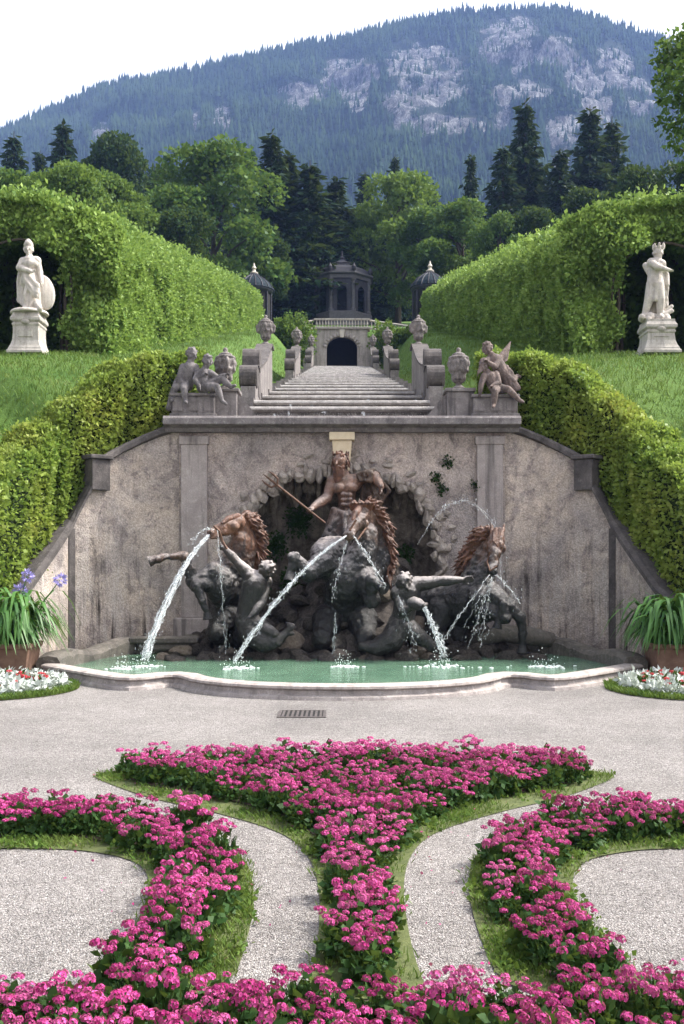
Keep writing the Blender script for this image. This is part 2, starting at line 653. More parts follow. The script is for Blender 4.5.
def m_mountain():
    k = NT('mountain_ground')
    at = k.n('ShaderNodeAttribute', {'attribute_name': 'rock'})
    v = k.coord((1.6, 1, .35))
    n1 = k.noise(.07, 8, .7, v, .8)
    n2 = k.noise(.3, 8, .8, v, .4)
    rock = k.ramp(n1, [(.3, (.05, .05, .05)), (.46, (.11, .11, .11)), (.64, (.29, .29, .285))])
    rock = k.mix(.85, rock, k.ramp(n2, [(.36, .12), (.62, 1.4)]), 'MULTIPLY')
    rock = k.mix(.8, rock, k.ramp(k.noise(.9, 6, .8, k.coord((1.8, 1, .3)), .3), [(.38, .3), (.58, 1.25)]), 'MULTIPLY')
    wood = k.mix(k.ramp(k.noise(.02, 5, .6), [(.4, 0), (.62, 1)]), (.010, .020, .011), (.02, .034, .014))
    edge = k.math('ADD', at.outputs['Fac'], k.math('MULTIPLY', k.math('SUBTRACT', n2, .5), 1.1))
    col = k.mix(k.ramp(edge, [(.52, 0), (.66, 1)]), wood, rock)
    return k.pbr(col, .95, k.bump(n2, .9, 5.0), spec=.1)


M = {}
M['wall'] = m_wall('weathered_render', .3, 1.65, 1.1, .7)
M['wing'] = m_wall('stained_render', .6, 1.65, 1.8, .5)
M['pier'] = m_stone('pilaster_stone', (.27, .232, .22), (.37, .325, .305), (.5, .45, .42), 2.6, .6, .4, .6)
M['cornice'] = m_stone('cornice_stone', (.13, .115, .115), (.23, .205, .2), (.45, .42, .40), 4, .5, .4)
M['coping'] = m_stone('coping_stone', (.05, .044, .043), (.12, .105, .10), (.26, .24, .22), 4, .5, .3)
M['tan'] = m_plain('tan_limestone', (.54, .43, .29), (.64, .54, .38), 6, .8, .2)
M['marble'] = m_stone('statue_marble', (.45, .40, .35), (.56, .51, .455), (.28, .255, .23), 5, .3, .45, .35)
M['pedestal'] = m_stone('pedestal_stone', (.36, .325, .285), (.5, .46, .415), (.22, .2, .18), 4, .3, .5, .35)
M['putto'] = m_stone('putto_stone', (.085, .077, .08), (.21, .19, .187), (.34, .32, .32), 7, .5, .35, .6)
M['putto_brown'] = m_stone('rusty_putto_stone', (.085, .064, .056), (.22, .165, .145), (.36, .33, .32), 7, .5, .4, .6)
M['block'] = m_stone('block_stone', (.14, .125, .12), (.25, .225, .215), (.36, .34, .32), 5, .6, .4)
M['urn'] = m_stone('urn_stone', (.10, .088, .085), (.25, .22, .205), (.42, .39, .37), 10, .3, .5, .7)
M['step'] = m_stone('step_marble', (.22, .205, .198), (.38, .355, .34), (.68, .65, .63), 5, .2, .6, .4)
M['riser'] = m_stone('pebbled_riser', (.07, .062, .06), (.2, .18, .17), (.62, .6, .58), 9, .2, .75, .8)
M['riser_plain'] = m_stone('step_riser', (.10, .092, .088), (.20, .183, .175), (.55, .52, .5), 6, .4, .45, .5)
M['rim'] = m_stone('rim_stone', (.24, .21, .20), (.36, .32, .30), (.5, .46, .43), 3, .3, .5, .4)
M['rimtop'] = m_stone('rim_top_stone', (.30, .26, .24), (.43, .375, .345), (.58, .53, .5), 3, .4, .4, .4)
M['curb'] = m_stone('mossy_curb', (.075, .068, .058), (.17, .15, .13), (.3, .28, .26), 3, .4, .4, .6)
M['grotto'] = m_stone('grotto_rock', (.05, .044, .037), (.30, .255, .21), (.42, .37, .31), 4, .5, .4, 1.0)
M['voussoir'] = m_stone('rustic_voussoir', (.24, .205, .18), (.47, .41, .36), (.6, .55, .5), 6, .35, .4, .9)
M['rock'] = m_stone('wet_rock', (.022, .019, .017), (.15, .125, .11), (.34, .31, .28), 6, .5, .5, 1.0)
M['rock_pale'] = m_stone('pale_rock', (.13, .10, .075), (.26, .21, .165), (.36, .33, .29), 5, .3, .4, .9)
M['horse'] = m_patina('horse_patina', 1.45, 1.95)
M['horse_mid'] = m_patina('grey_horse_patina', 1.75, 2.3, (.20, .115, .08), (.27, .245, .24))
M['triton'] = m_patina('triton_patina', 1.15, 4.5, grey=(.30, .27, .26), dark=(.04, .036, .034))
M['neptune'] = m_patina('neptune_patina', 2.0, 2.8, (.22, .115, .075), (.27, .235, .225))
M['mane'] = m_patina('mane_patina', .6, 1.5, (.165, .068, .038), (.1, .06, .04))
M['cloak'] = m_patina('cloak_patina', .9, 2.2, (.10, .058, .036), (.09, .07, .05))
M['iron'] = m_plain('rusty_iron', (.06, .032, .022), (.13, .07, .045), 20, .6, .3, .3)
M['gravel'] = m_gravel()
M['lawn'] = m_lawn()
M['soil'] = m_plain('soil', (.03, .022, .016), (.075, .055, .04), 30, .95, 1.0)
M['turf'] = m_plain('turf', (.05, .065, .02), (.10, .115, .04), 14, .95, .8)
M['water'] = m_water()
M['jet'] = m_jet()
M['foam'] = m_plain('foam', (.6, .66, .64), (.82, .86, .85), 20, .4, .8)
M['mountain'] = m_mountain()
M['terracotta'] = m_plain('terracotta', (.15, .085, .06), (.23, .14, .10), 7, .85, .4)
M['pavilion'] = m_plain('dark_trellis', (.022, .022, .03), (.045, .043, .052), 5, .7, .3)
M['pavilion_pale'] = m_plain('pale_paint', (.075, .072, .08), (.12, .113, .12), 5, .7, .3)
M['roof'] = m_plain('copper_roof', (.010, .017, .024), (.022, .032, .040), 5, .8, .3, 0, .1)
M['black'] = m_plain('inside_shade', (.008, .008, .008), (.015, .014, .013), 5, .9, .2)  # near-black filler in place of shade inside pit, tunnel, pavilion and gazebos
M['gilt'] = m_plain('pale_finial', (.4, .36, .3), (.5, .45, .38), 5, .5, .2)
M['grotto_wall'] = m_stone('grotto_front', (.28, .25, .23), (.4, .36, .33), (.5, .46, .43), 4, .4, .4)
M['bark'] = m_plain('bark', (.03, .024, .018), (.07, .055, .042), 12, .95, .9)
M['iron_grate'] = m_plain('grate_iron', (.06, .052, .05), (.13, .11, .105), 20, .7, .3, .3)
M['lf_hedge'] = m_leaf('arbour_leaves', (.115, .205, .042), (.29, .40, .105), (.065, .145, .032), .36, .1, .5)
M['lf_hedge_dk'] = m_leaf('shaded_inner_leaves', (.05, .11, .028), (.12, .20, .05), None, .4, .15)  # darker copy of the arbour green, for shade in the tunnel
M['hedge_core'] = m_plain('hedge_core', (.012, .022, .008), (.025, .04, .012), 8, 1.0, .8)  # dark colour standing for shade in the gaps between leaves
M['lf_low'] = m_leaf('low_hedge_leaves', (.10, .185, .032), (.27, .35, .07), (.37, .365, .075), .40, .2, .8)
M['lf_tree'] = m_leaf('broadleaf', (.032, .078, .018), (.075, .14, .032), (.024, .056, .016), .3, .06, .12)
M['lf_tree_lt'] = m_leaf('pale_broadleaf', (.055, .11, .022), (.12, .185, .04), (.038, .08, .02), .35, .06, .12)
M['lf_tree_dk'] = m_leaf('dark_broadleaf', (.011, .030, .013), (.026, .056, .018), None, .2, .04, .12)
M['lf_con'] = m_leaf('needles', (.007, .020, .012), (.017, .038, .018), None, .1, .03)
M['lf_forest'] = m_leaf('mountain_needles', (.006, .014, .010), (.024, .042, .018), (.035, .055, .02), .05, .0, .012)
M['lf_flower'] = m_leaf('bed_leaves', (.016, .045, .012), (.045, .09, .025), None, .2, .08)
M['lf_strap'] = m_leaf('strap_leaves', (.03, .10, .018), (.075, .18, .035), None, .25, .4)
M['lf_grass'] = m_leaf('grass_blades', (.035, .085, .016), (.105, .175, .036), (.16, .18, .06), .3, .08, 2.5)
M['lf_silver'] = m_leaf('silver_leaves', (.42, .46, .43), (.6, .63, .6), None, .15, .2)
M['petal'] = m_leaf('magenta_petals', (.28, .007, .105), (.76, .14, .42), (.46, .022, .20), .22, .05, 4.0, True)
M['petal_red'] = m_leaf('red_petals', (.5, .02, .04), (.64, .08, .12), None, .2, .2)
M['petal_violet'] = m_leaf('violet_petals', (.26, .22, .55), (.4, .34, .7), None, .25, .2)

# ------------------------------------------------------------------ terrain functions
WING = np.array([(2.72, 16.7), (3.05, 16.67), (3.35, 16.58), (3.65, 16.4), (3.92, 16.17), (4.3, 15.85), (4.4, 15.5), (4.5, 15.15), (4.66, 14.6), (4.85, 14.0), (5.2, 13.2), (6.2, 12.6), (7.5, 11.9), (12, 11.6), (60, 11.0), (220, 11.0)])
WTOP = np.array([3.74, 3.63, 3.49, 3.31, 3.10, 2.12, 1.80, 1.50, 1.04, .75, .62, .9, .9, .9, .9, .9])
WALL_Y = 16.7


def wall_y(x): return np.interp(np.abs(x), np.concatenate([[0], WING[:, 0]]), np.concatenate([[WALL_Y], WING[:, 1]]))
def wall_top(x): return np.interp(np.abs(x), np.concatenate([[0], WING[:, 0]]), np.concatenate([[3.74], WTOP]))
def sstep(a, b, x):
    t = np.clip((x - a) / (b - a), 0, 1)
    return t * t * (3 - 2 * t)
def stair_z(y): return 4.12 + .213 * (np.clip(y, 17.4, 64) - 17.4)


def lawn_z(x, y):
    """slope rising from the top of the curved wall to the statues, then evenly uphill"""
    x = np.asarray(x, float); y = np.asarray(y, float)
    ax = np.abs(x)
    pts = np.concatenate([[[0, WALL_Y]], WING]); tops = np.concatenate([[3.74], WTOP])
    best = np.full(np.broadcast(ax, y).shape, 1e9); z0 = np.zeros_like(best)
    for i in range(len(pts) - 1):
        d = pts[i + 1] - pts[i]
        t = np.clip(((ax - pts[i, 0]) * d[0] + (y - pts[i, 1]) * d[1]) / (d @ d), 0, 1)
        q = np.hypot(ax - pts[i, 0] - t * d[0], y - pts[i, 1] - t * d[1])
        m = q < best
        best = np.where(m, q, best); z0 = np.where(m, tops[i] + t * (tops[i + 1] - tops[i]), z0)
    D = np.maximum(best - .3, 0)
    t = D / (D + np.maximum(25 - y, 0) + 1e-6)
    near = z0 - .1 + (6.8 - z0) * t ** .6
    far = 6.7 + .25 * (y - 25)
    return np.where(y < 25, near, far)


def ground_z(x, y):
    x = np.asarray(x, float); y = np.asarray(y, float)
    h = lawn_z(x, y) + .05 * np.sin(x * 1.3 + y * .7) * np.clip((y - 20) / 5, 0, 1)
    ax = np.abs(x)
    s = stair_z(y) - .12
    k = 1 - sstep(2.15, 4.6, ax) * 1.0
    k = np.where(y > 64, k * (1 - sstep(64.3, 66, y)), k)
    k = np.where(y < 17.2, 0, k)
    h = h * (1 - k) + s * k
    return np.where((ax < 2.12) & (y > 16.9) & (y < 64.2), np.minimum(h, s - .35), np.where((ax < 1.45) & (y >= 64.2) & (y < 67.4), stair_z(64) - .4, h))


# ------------------------------------------------------------------ ground, lawn, mountain
me = np_mesh('ground', [(-1600, -300, 0), (1600, -300, 0), (1600, 1900, 0), (-1600, 1900, 0)], [[0, 1, 2, 3]])
tag(put('ground', me, M['gravel']), kind='structure')

xs = np.unique(np.concatenate([-np.geomspace(14, 200, 26), np.linspace(-14, 14, 141), np.geomspace(14, 200, 26)]))
vs = np.concatenate([np.linspace(0, .24, 190)[:-1], np.linspace(.24, 1, 80)])
XX, VV = np.meshgrid(xs, vs)
Y0 = wall_y(XX) + .28
YY = Y0 + (440 - Y0) * VV ** 1.25
ZZ = ground_z(XX, YY)
rows, cols = XX.shape
idx = np.arange(rows * cols).reshape(rows, cols)
F = np.stack([idx[:-1, :-1], idx[:-1, 1:], idx[1:, 1:], idx[1:, :-1]], -1).reshape(-1, 4)
me = np_mesh('lawn', np.stack([XX, YY, ZZ], -1).reshape(-1, 3), F)
tag(put('lawn_terrain', me, M['lawn'], smooth=True), kind='structure')

RIDGE = np.array([(-700, 300), (-400, 230), (-200, 190), (-80, 158), (0, 134), (40, 116), (75, 101), (100, 87), (150, 79), (200, 70), (250, 57), (300, 46), (350, 38), (400, 24), (450, 14), (520, 9), (560, 9), (600, 20), (650, 36), (684, 46), (760, 76), (900, 130), (1100, 190), (1400, 270)], float)
CLIFFS = [(425, 78, 40, 30), (398, 95, 16, 24), (512, 44, 30, 26), (556, 52, 20, 15), (352, 75, 30, 16), (300, 98, 22, 14), (585, 82, 18, 26), (612, 70, 20, 22), (565, 130, 16, 15), (530, 92, 22, 12), (222, 117, 8, 13), (440, 125, 60, 9), (100, 135, 9, 12), (355, 92, 14, 18), (602, 115, 12, 18), (196, 122, 4, 12), (560, 150, 10, 20), (500, 110, 10, 22), (640, 100, 14, 20)]


def ridge_z(u): return 1.53 + (HOR - np.interp(u, RIDGE[:, 0], RIDGE[:, 1])) * 1.1


def mountain_pt(u, t):
    """u: bearing in thousandths + 342, t: 0 foot .. 1 ridge .. 1.6 far side"""
    y = 430 + (1100 - 430) * np.minimum(t, 1) + np.maximum(t - 1, 0) * 700
    zb = 100.0
    zr = ridge_z(u)
    f = np.clip(t, 0, 1) ** 1.12
    z = zb + (zr - zb) * f - np.maximum(t - 1, 0) * 320
    x = (u - 342) / 1000 * y
    p = np.stack([x, y, z], -1)
    bumps = noise_np(p, .018) * 11 + noise_np(p, .05, 3.0) * 6 + noise_np(p, .16, 1.0) * 3.5
    fade = np.clip(t * 4, 0, 1) * np.clip(1 - (t - .82) / .18, .0, 1)
    p[..., 2] += bumps * fade
    p[..., 1] += noise_np(p, .03, 9.) * 12 * fade
    return p


def rock_mask(p):
    px = p[..., 0] / p[..., 1] * 1000 + 342
    py = HOR - (p[..., 2] - 1.53) / p[..., 1] * 1000
    m = np.zeros(px.shape)
    for cx, cy, rx, ry in CLIFFS:
        d = ((px - cx) / (rx * 1.2)) ** 2 + ((py - cy) / (ry * 1.25)) ** 2
        m = np.maximum(m, np.clip(1.35 - d, 0, 1))
    return np.clip(m * (.95 + .55 * noise_np(p, .05, 5.) + .45 * noise_np(p, .13, 2.)), 0, 1)


us = np.concatenate([np.linspace(-700, -80, 40)[:-1], np.linspace(-80, 760, 281), np.linspace(760, 1400, 40)[1:]])
ts = np.concatenate([np.linspace(0, 1, 121), np.linspace(1.08, 1.6, 8)])
UU, TT = np.meshgrid(us, ts)
PM = mountain_pt(UU, TT)
rows, cols = UU.shape
idx = np.arange(rows * cols).reshape(rows, cols)
F = np.stack([idx[:-1, :-1], idx[:-1, 1:], idx[1:, 1:], idx[1:, :-1]], -1).reshape(-1, 4)
me = np_mesh('mountain', PM.reshape(-1, 3), F)
at = me.attributes.new('rock', 'FLOAT', 'POINT')
at.data.foreach_set('value', rock_mask(PM).ravel().astype(np.float32))
tag(put('mountain', me, M['mountain'], smooth=True), kind='structure')

# forest on the mountain: one far-off wood
nT = 30000
u = rng.uniform(-150, 830, nT)
t = np.concatenate([rng.uniform(.12, 1.0, nT - 1300) ** .85, rng.uniform(.965, 1.02, 1300)])
p = mountain_pt(u, t)
rm = rock_mask(p)
keep = rng.uniform(size=nT) > np.clip(rm * 1.2, 0, .8)
p, t = p[keep], t[keep]
n = len(p)
hgt = rng.uniform(7, 14, n) * (1 - .45 * (rm[keep] > .3)) * np.where(rng.uniform(size=n) < .1, 1.3, 1) * np.where(t > .95, .85, 1)
parts = []
seg = 5
for lo, hi, rr in ((.0, .55, .21), (.3, .8, .15), (.58, 1.0, .095)):
    a0 = rng.uniform(0, 6.28, n)
    ring = []
    for k in range(seg):
        a = a0 + 2 * math.pi * k / seg
        r = hgt * rr * rng.uniform(.6, 1.3, n)
        ring.append(np.stack([p[:, 0] + np.cos(a) * r, p[:, 1] + np.sin(a) * r, p[:, 2] + hgt * lo - 1.2 + rng.uniform(-.06, .06, n) * hgt], -1))
    tip = p + np.stack([np.zeros(n), np.zeros(n), hgt * hi], -1)
    V = np.stack(ring + [tip], 1).reshape(-1, 3)
    b = (np.arange(n) * (seg + 1))[:, None]
    F = np.concatenate([b + np.array([[k, (k + 1) % seg, seg]]) for k in range(seg)])
    parts.append((V, F))
V, F = cat_arrays(parts)
tag(put('mountain_forest', np_mesh('mountain_forest', V, F), M['lf_forest']), label='blue green spruce forest covering the mountain side', cat='forest', kind='stuff')

# haze: pale blue mountain air
hz = MB().box(-1750, 1750, -320, 2000, -1.0, 760)
k = NT('haze')
pv = k.n('ShaderNodeVolumePrincipled')
pv.inputs['Color'].default_value = (.34, .49, 1.0, 1)
pv.inputs['Density'].default_value = .00020
pv.inputs['Anisotropy'].default_value = 0.0
k.t.links.new(pv.outputs[0], k.out.inputs['Volume'])
tag(put('haze', hz.mesh('haze'), k.m), kind='stuff', label='pale blue haze in the mountain air', cat='haze')

# ------------------------------------------------------------------ retaining wall with grotto niche
wall = empty('retaining_wall', (0, 16.7, 0), 'tall weathered retaining wall with dark grotto niche behind the horse sculptures', 'wall')
ARCH = [(-1.56, -.05), (-1.60, .6), (-1.66, 1.3), (-1.62, 1.9), (-1.50, 2.35), (-1.30, 2.66), (-1.05, 2.86), (-.7, 2.98), (-.2, 3.04), (.3, 3.03), (.8, 2.93), (1.15, 2.72), (1.4, 2.42), (1.55, 2.05), (1.62, 1.6), (1.64, .8), (1.60, -.05)]
ARCH = [(x + random.uniform(-.04, .04), z + random.uniform(-.03, .03) * (z > 0)) for x, z in ARCH]
poly = [(-2.72, -.05)] + ARCH + [(2.72, -.05), (2.72, 3.72), (-2.72, 3.72)]
put('wall_face', MB().prism(poly, 'y', 16.7, 17.25).mesh('wall_face'), M['wall'], wall)
for s in (-1, 1):
    a, b = sorted((s * 2.245, s * 2.68))
    mb = MB().box(a, b, 16.62, 16.75, .62, 3.62)
    mb.box(a - .03, b + .03, 16.60, 16.75, 3.5, 3.64)
    put('pilaster', mb.mesh('pilaster'), M['pier'], wall, bevel=.012)
    put('plinth', MB().box(a - .1, b + .1, 16.45, 16.76, .0, .62).mesh('plinth'), M['pier'], wall, bevel=.02)
prof = [(16.33, 3.80), (16.33, 3.90), (16.36, 3.94), (17.35, 3.96), (17.35, 3.70), (16.55, 3.70), (16.52, 3.76), (16.42, 3.78)]
put('cornice', MB().prism(prof, 'x', -2.93, 2.93).mesh('cornice'), M['cornice'], wall, bevel=.008)
ks = MB().prism([(-.125, 3.05), (.125, 3.05), (.165, 3.56), (-.165, 3.56)], 'y', 16.50, 16.8).box(-.21, .21, 16.46, 16.8, 3.56, 3.69)
put('keystone', ks.mesh('keystone'), M['tan'], wall, bevel=.01)

# rough stones round the niche
def rock_mesh(seed, flat=.75, sub=2, jag=.32, cuts=6):
    bm = bmesh.new()
    bmesh.ops.create_icosphere(bm, subdivisions=sub, radius=1.0)
    r = random.Random(seed)
    for _ in range(cuts):
        nn = Vector((r.gauss(0, 1), r.gauss(0, 1), r.gauss(0, 1))).normalized()
        d = r.uniform(.55, .85)
        for v in bm.verts:
            q = v.co.dot(nn) - d
            if q > 0: v.co -= nn * q * .9
    o = Vector((seed * 3.1, seed * 1.7, 0))
    for v in bm.verts:
        v.co *= 1 + jag * mnoise.noise(v.co * 1.3 + o) + .12 * mnoise.noise(v.co * 4 + o)
        v.co.z *= flat
    me = bpy.data.meshes.new('rock')
    bm.to_mesh(me); bm.free()
    return me


vous = [rock_mesh(40 + i, 1.0, 3, .25, 5) for i in range(5)]
dense = []
for i in range(len(ARCH) - 1):
    a, b = np.array(ARCH[i]), np.array(ARCH[i + 1])
    for q in np.linspace(0, 1, 24)[:-1]: dense.append(a * (1 - q) + b * q)
dense = np.array(dense)
seglen = np.concatenate([[0], np.cumsum(np.linalg.norm(np.diff(dense, axis=0), axis=1))])
pos = .15
while pos < seglen[-1] - .1:
    i = int(np.searchsorted(seglen, pos))
    q = dense[i]; tdir = dense[min(i + 3, len(dense) - 1)] - dense[max(i - 3, 0)]
    tdir = tdir / np.linalg.norm(tdir)
    nrm = np.array([-tdir[1], tdir[0]])                    # outwards from the opening
    ln = random.uniform(.09, .17); w = random.uniform(.055, .10)
    me = random.choice(vous).copy()
    ang = math.pi / 2 + random.uniform(-.35, .35) if nrm[1] > .25 else random.uniform(0, 3.1)
    c = q + nrm * random.uniform(-.05, .10)
    me.transform(Matrix.Translation((c[0], 16.66 + random.uniform(-.03, .02), c[1])) @ Matrix.Rotation(-ang, 4, 'Y') @ Matrix.Diagonal((ln, .12, w, 1)))
    put('rustic_stone', me, M['voussoir'], wall, smooth=False)
    pos += w * 1.35
# ragged layer of split stone slivers above the niche
for i in range(46):
    a = random.uniform(math.radians(5), math.radians(175))
    rr = random.uniform(1.04, 1.26)
    x, z = 1.62 * rr * math.cos(a), 1.5 + 1.55 * rr * math.sin(a) * .98
    me = random.choice(vous).copy()
    me.transform(Matrix.Translation((x, 16.69, z)) @ Matrix.Rotation(random.uniform(-.5, .5), 4, 'Y') @ Matrix.Diagonal((random.uniform(.05, .11), .05, random.uniform(.04, .09), 1)))
    put('stone_sliver', me, M['voussoir'], wall, smooth=False)

# niche cave: rough half dome behind the opening
V, Fq = [], []
na, nz = 44, 34
for j in range(nz):
    for i in range(na):
        a = math.pi * i / (na - 1)
        tz = j / (nz - 1)
        el = tz * math.pi / 2
        zz = 3.18 * math.sin(el) ** .85
        rad = math.cos(el) ** .5
        x = 1.9 * rad * math.cos(a); y = 16.9 + .85 * rad * math.sin(a)
        nn = mnoise.noise(Vector((x * 2.3, y * 2.3, zz * 2.3))) * .22 + mnoise.noise(Vector((x * 6, y * 6, zz * 6))) * .10
        ce = 1 - nn * .5
        V.append((x * ce, 16.9 + (y - 16.9) * ce, zz - abs(nn) * .2))
for j in range(nz - 1):
    for i in range(na - 1):
        Fq.append((j * na + i, j * na + i + 1, (j + 1) * na + i + 1, (j + 1) * na + i))
put('niche', np_mesh('niche', V, Fq), M['grotto'], wall, smooth=False)
# hanging stalactite stones under the crown of the niche
for i in range(44):
    x = random.uniform(-1.45, 1.5)
    y = random.uniform(16.85, 17.55)
    zt = 3.0 - .28 * (abs(x) / 1.4) ** 3 - (y - 16.85) * .25
    ln = random.uniform(.15, .42)
    me = random.choice(vous).copy()
    me.transform(Matrix.Translation((x, y, zt - ln * .4)) @ Matrix.Diagonal((random.uniform(.05, .1), .07, ln * .6, 1)))
    put('stalactite', me, M['voussoir' if y < 17.05 and x > .1 else 'grotto'], wall, smooth=False)

# little plants in the wall joints
for i, (px, py) in enumerate(((448, 462), (475, 485), (436, 478), (441, 489))):
    c = P(px, py, 16.68)
    pts = c + rng.normal(size=(90, 3)) * np.array([.05, .03, .05])
    V, F = leaf_arrays(pts, np.tile([0, -1.0, -.2], (90, 1)), .05)
    o = empty('wall_fern', tuple(c), None, None)
    put('foliage', np_mesh('foliage', V, F), M['lf_tree_dk'], o)
    tag(o, ('small dark fern tuft at the upper right of the niche, close under the cornice', 'dark fern tuft beside the right pilaster of the wall', 'small fern tuft rooted just above the right shoulder of the niche stones', 'lowest fern tuft beside the right niche stones')[i], 'plant', 'ferns growing from the wall')

for s, side in ((-1, 'left'), (1, 'right')):
    ww = empty('wing_wall', (s * 4.2, 15.8, 0), f'stained curving wing wall with sloping stone coping, {side} of the fountain', 'wall', 'curving wing walls')
    cuts = [(0, 5), (5, 14)]
    pts = WING[:14]
    tops = WTOP[:14].copy()
    # wall body
    V, F = [], []
    fine = np.linspace(0, 13, 90)
    for q in fine:
        i = min(int(q), 12); f = q - i
        c = pts[i] * (1 - f) + pts[i + 1] * f
        d = pts[min(i + 1, 13)] - pts[i]
        nn = np.array([d[1], -d[0]]); nn = -nn / np.linalg.norm(nn)     # away from the garden
        zt = tops[i] * (1 - f) + tops[i + 1] * f
        V += [(s * c[0], c[1], -.05), (s * c[0], c[1], zt), (s * (c[0] + nn[0] * .45), c[1] + nn[1] * .45, zt), (s * (c[0] + nn[0] * .45), c[1] + nn[1] * .45, -.05)]
    for i in range(len(fine) - 1):
        for k2 in range(4):
            F.append((i * 4 + k2, (i + 1) * 4 + k2, (i + 1) * 4 + (k2 + 1) % 4, i * 4 + (k2 + 1) % 4))
    F += [(0, 1, 2, 3), tuple((len(fine) - 1) * 4 + k2 for k2 in (3, 2, 1, 0))]
    me = bpy.data.meshes.new('wing_face'); me.from_pydata(V, [], F); me.update()
    bm = bmesh.new(); bm.from_mesh(me); bmesh.ops.recalc_face_normals(bm, faces=bm.faces); bm.to_mesh(me); bm.free()
    put('wall_face', me, M['wing'], ww)
    prof = [(-.5, .0), (-.5, .09), (.03, .14), (.10, .10), (.10, .02), (.03, -.01)]
    for a, b, lift in ((0, 4.0, .0), (4.12, 13, .0)):
        path = []
        for q in np.linspace(a, b, 26):
            i = min(int(q), 12); f = q - i
            c = pts[i] * (1 - f) + pts[i + 1] * f
            zt = tops[i] * (1 - f) + tops[i + 1] * f
            if a > 4 and q < 5: zt = np.interp(q, [4.12, 5.0], [2.86, 2.12])
            path.append((s * c[0], c[1], zt + .004))
        pr = prof if s > 0 else [(-o_, z) for o_, z in prof]
        put('coping', sweep(pr, path, name='coping'), M['coping'], ww)
    qn = MB().box(-.07, .07, -.035, .1, 0, 2.08)  # added dark strip standing in for the shading break at the corner
    me = qn.mesh('corner_shade_strip')
    me.transform(Matrix.Translation((s * 4.3, 15.85, 0)) @ Matrix.Rotation(-s * 1.0, 4, 'Z'))
    put('corner_shade_strip', me, M['coping'], ww, bevel=.01)
    # step block between the two runs of coping
    mb = MB().box(-.16, .16, -.10, .46, 2.70, 3.20)
    mb.box(-.20, .20, -.14, .5, 3.20, 3.27)
    me = mb.mesh('coping_block')
    me.transform(Matrix.Translation((s * 3.93, 16.14, 0)) @ Matrix.Rotation(-s * .72, 4, 'Z'))
    put('coping_block', me, M['coping'], ww, bevel=.015)

# ------------------------------------------------------------------ fountain basin
basin = empty('fountain_basin', (0, 13, 0), 'wide curved stone fountain basin with moulded pale rim', 'basin')
RIMH = [(4.03, 13.55), (3.6, 13.05), (3.1, 12.5), (2.72, 12.12), (2.55, 12.05), (2.4, 12.12), (2.22, 12.35), (2.08, 12.40), (1.93, 12.28), (1.78, 11.98), (1.62, 11.78), (1.35, 11.55), (1.0, 11.36), (.5, 11.22), (0, 11.18)]
path = [(-x, y) for x, y in RIMH] + [(x, y) for x, y in RIMH[-2::-1]]
prof = [(-.22, .0), (-.22, .14), (-.17, .165), (.0, .165), (.05, .15), (.055, .125), (.02, .105), (.02, .05), (.06, .03), (.06, .0)]
put('rim', sweep([(o_, z) for o_, z in prof if z >= .1] , path, name='rim'), M['rimtop'], basin)
put('rim_base', sweep([(-.2, .0), (-.2, .102), (.016, .102), (.03, .055), (.075, .035), (.085, .0)], path, name='rim_base'), M['rim'], basin)
for s in (-1, 1):
    pth = [(s * 4.0, 13.6), (s * 3.93, 14.2), (s * 3.82, 14.9), (s * 3.66, 15.5), (s * 3.42, 16.0), (s * 3.1, 16.3), (s * 2.7, 16.38), (s * 2.1, 16.4)]
    fine = []
    for i in range(len(pth) - 1):
        for q in np.linspace(0, 1, 6)[:-1]: fine.append(((1 - q) * pth[i][0] + q * pth[i + 1][0], (1 - q) * pth[i][1] + q * pth[i + 1][1], .13 + .045 * math.sin(i * 2 + q * 3) + .012 * i))
    prc = [(-.17, -.2), (-.17, .06), (-.13, .12), (.0, .14), (.13, .11), (.17, .05), (.17, -.2)]
    put('back_curb', sweep(prc if s > 0 else [(-a_, b_) for a_, b_ in prc], [(x_, y_, z_ + .02 * mnoise.noise(Vector((x_ * 3, y_ * 3, 0)))) for x_, y_, z_ in fine], name='back_curb'), M['curb'], basin)
wp = [(x * .965, y + .06) for x, y in path]
wp = [(-3.7, 16.3)] + [(-3.85, 14.4)] + wp + [(3.85, 14.4), (3.7, 16.3)]
bm = bmesh.new()
vsb = [bm.verts.new((x, y, .085)) for x, y in wp]
bm.faces.new(vsb)
me = bpy.data.meshes.new('water'); bm.to_mesh(me); bm.free()
tag(put('pool_water', me, M['water']), kind='structure')

# drain grate in the gravel
g = empty('drain_grate', (-.40, 10.1, 0), 'rusty iron drain grate let into the gravel', 'grate')
mb = MB()
x0, x1, y0, y1 = -.645, -.16, 9.88, 10.36
mb.box(x0, x1, y0, y0 + .035, 0, .009).box(x0, x1, y1 - .035, y1, 0, .009).box(x0, x0 + .03, y0 + .035, y1 - .035, 0, .009).box(x1 - .03, x1, y0 + .035, y1 - .035, 0, .009)
put('frame', mb.mesh('frame'), M['iron_grate'], g)
put('pit', MB().box(x0 + .03, x1 - .03, y0 + .035, y1 - .035, 0, .004).mesh('pit'), M['black'], g)
for i in range(9):
    bx = x0 + .03 + (i + .5) * (x1 - x0 - .06) / 9
    put('bar', MB().box(bx - .012, bx + .012, y0 + .035, y1 - .035, .0045, .008).mesh('bar'), M['iron_grate'], g)

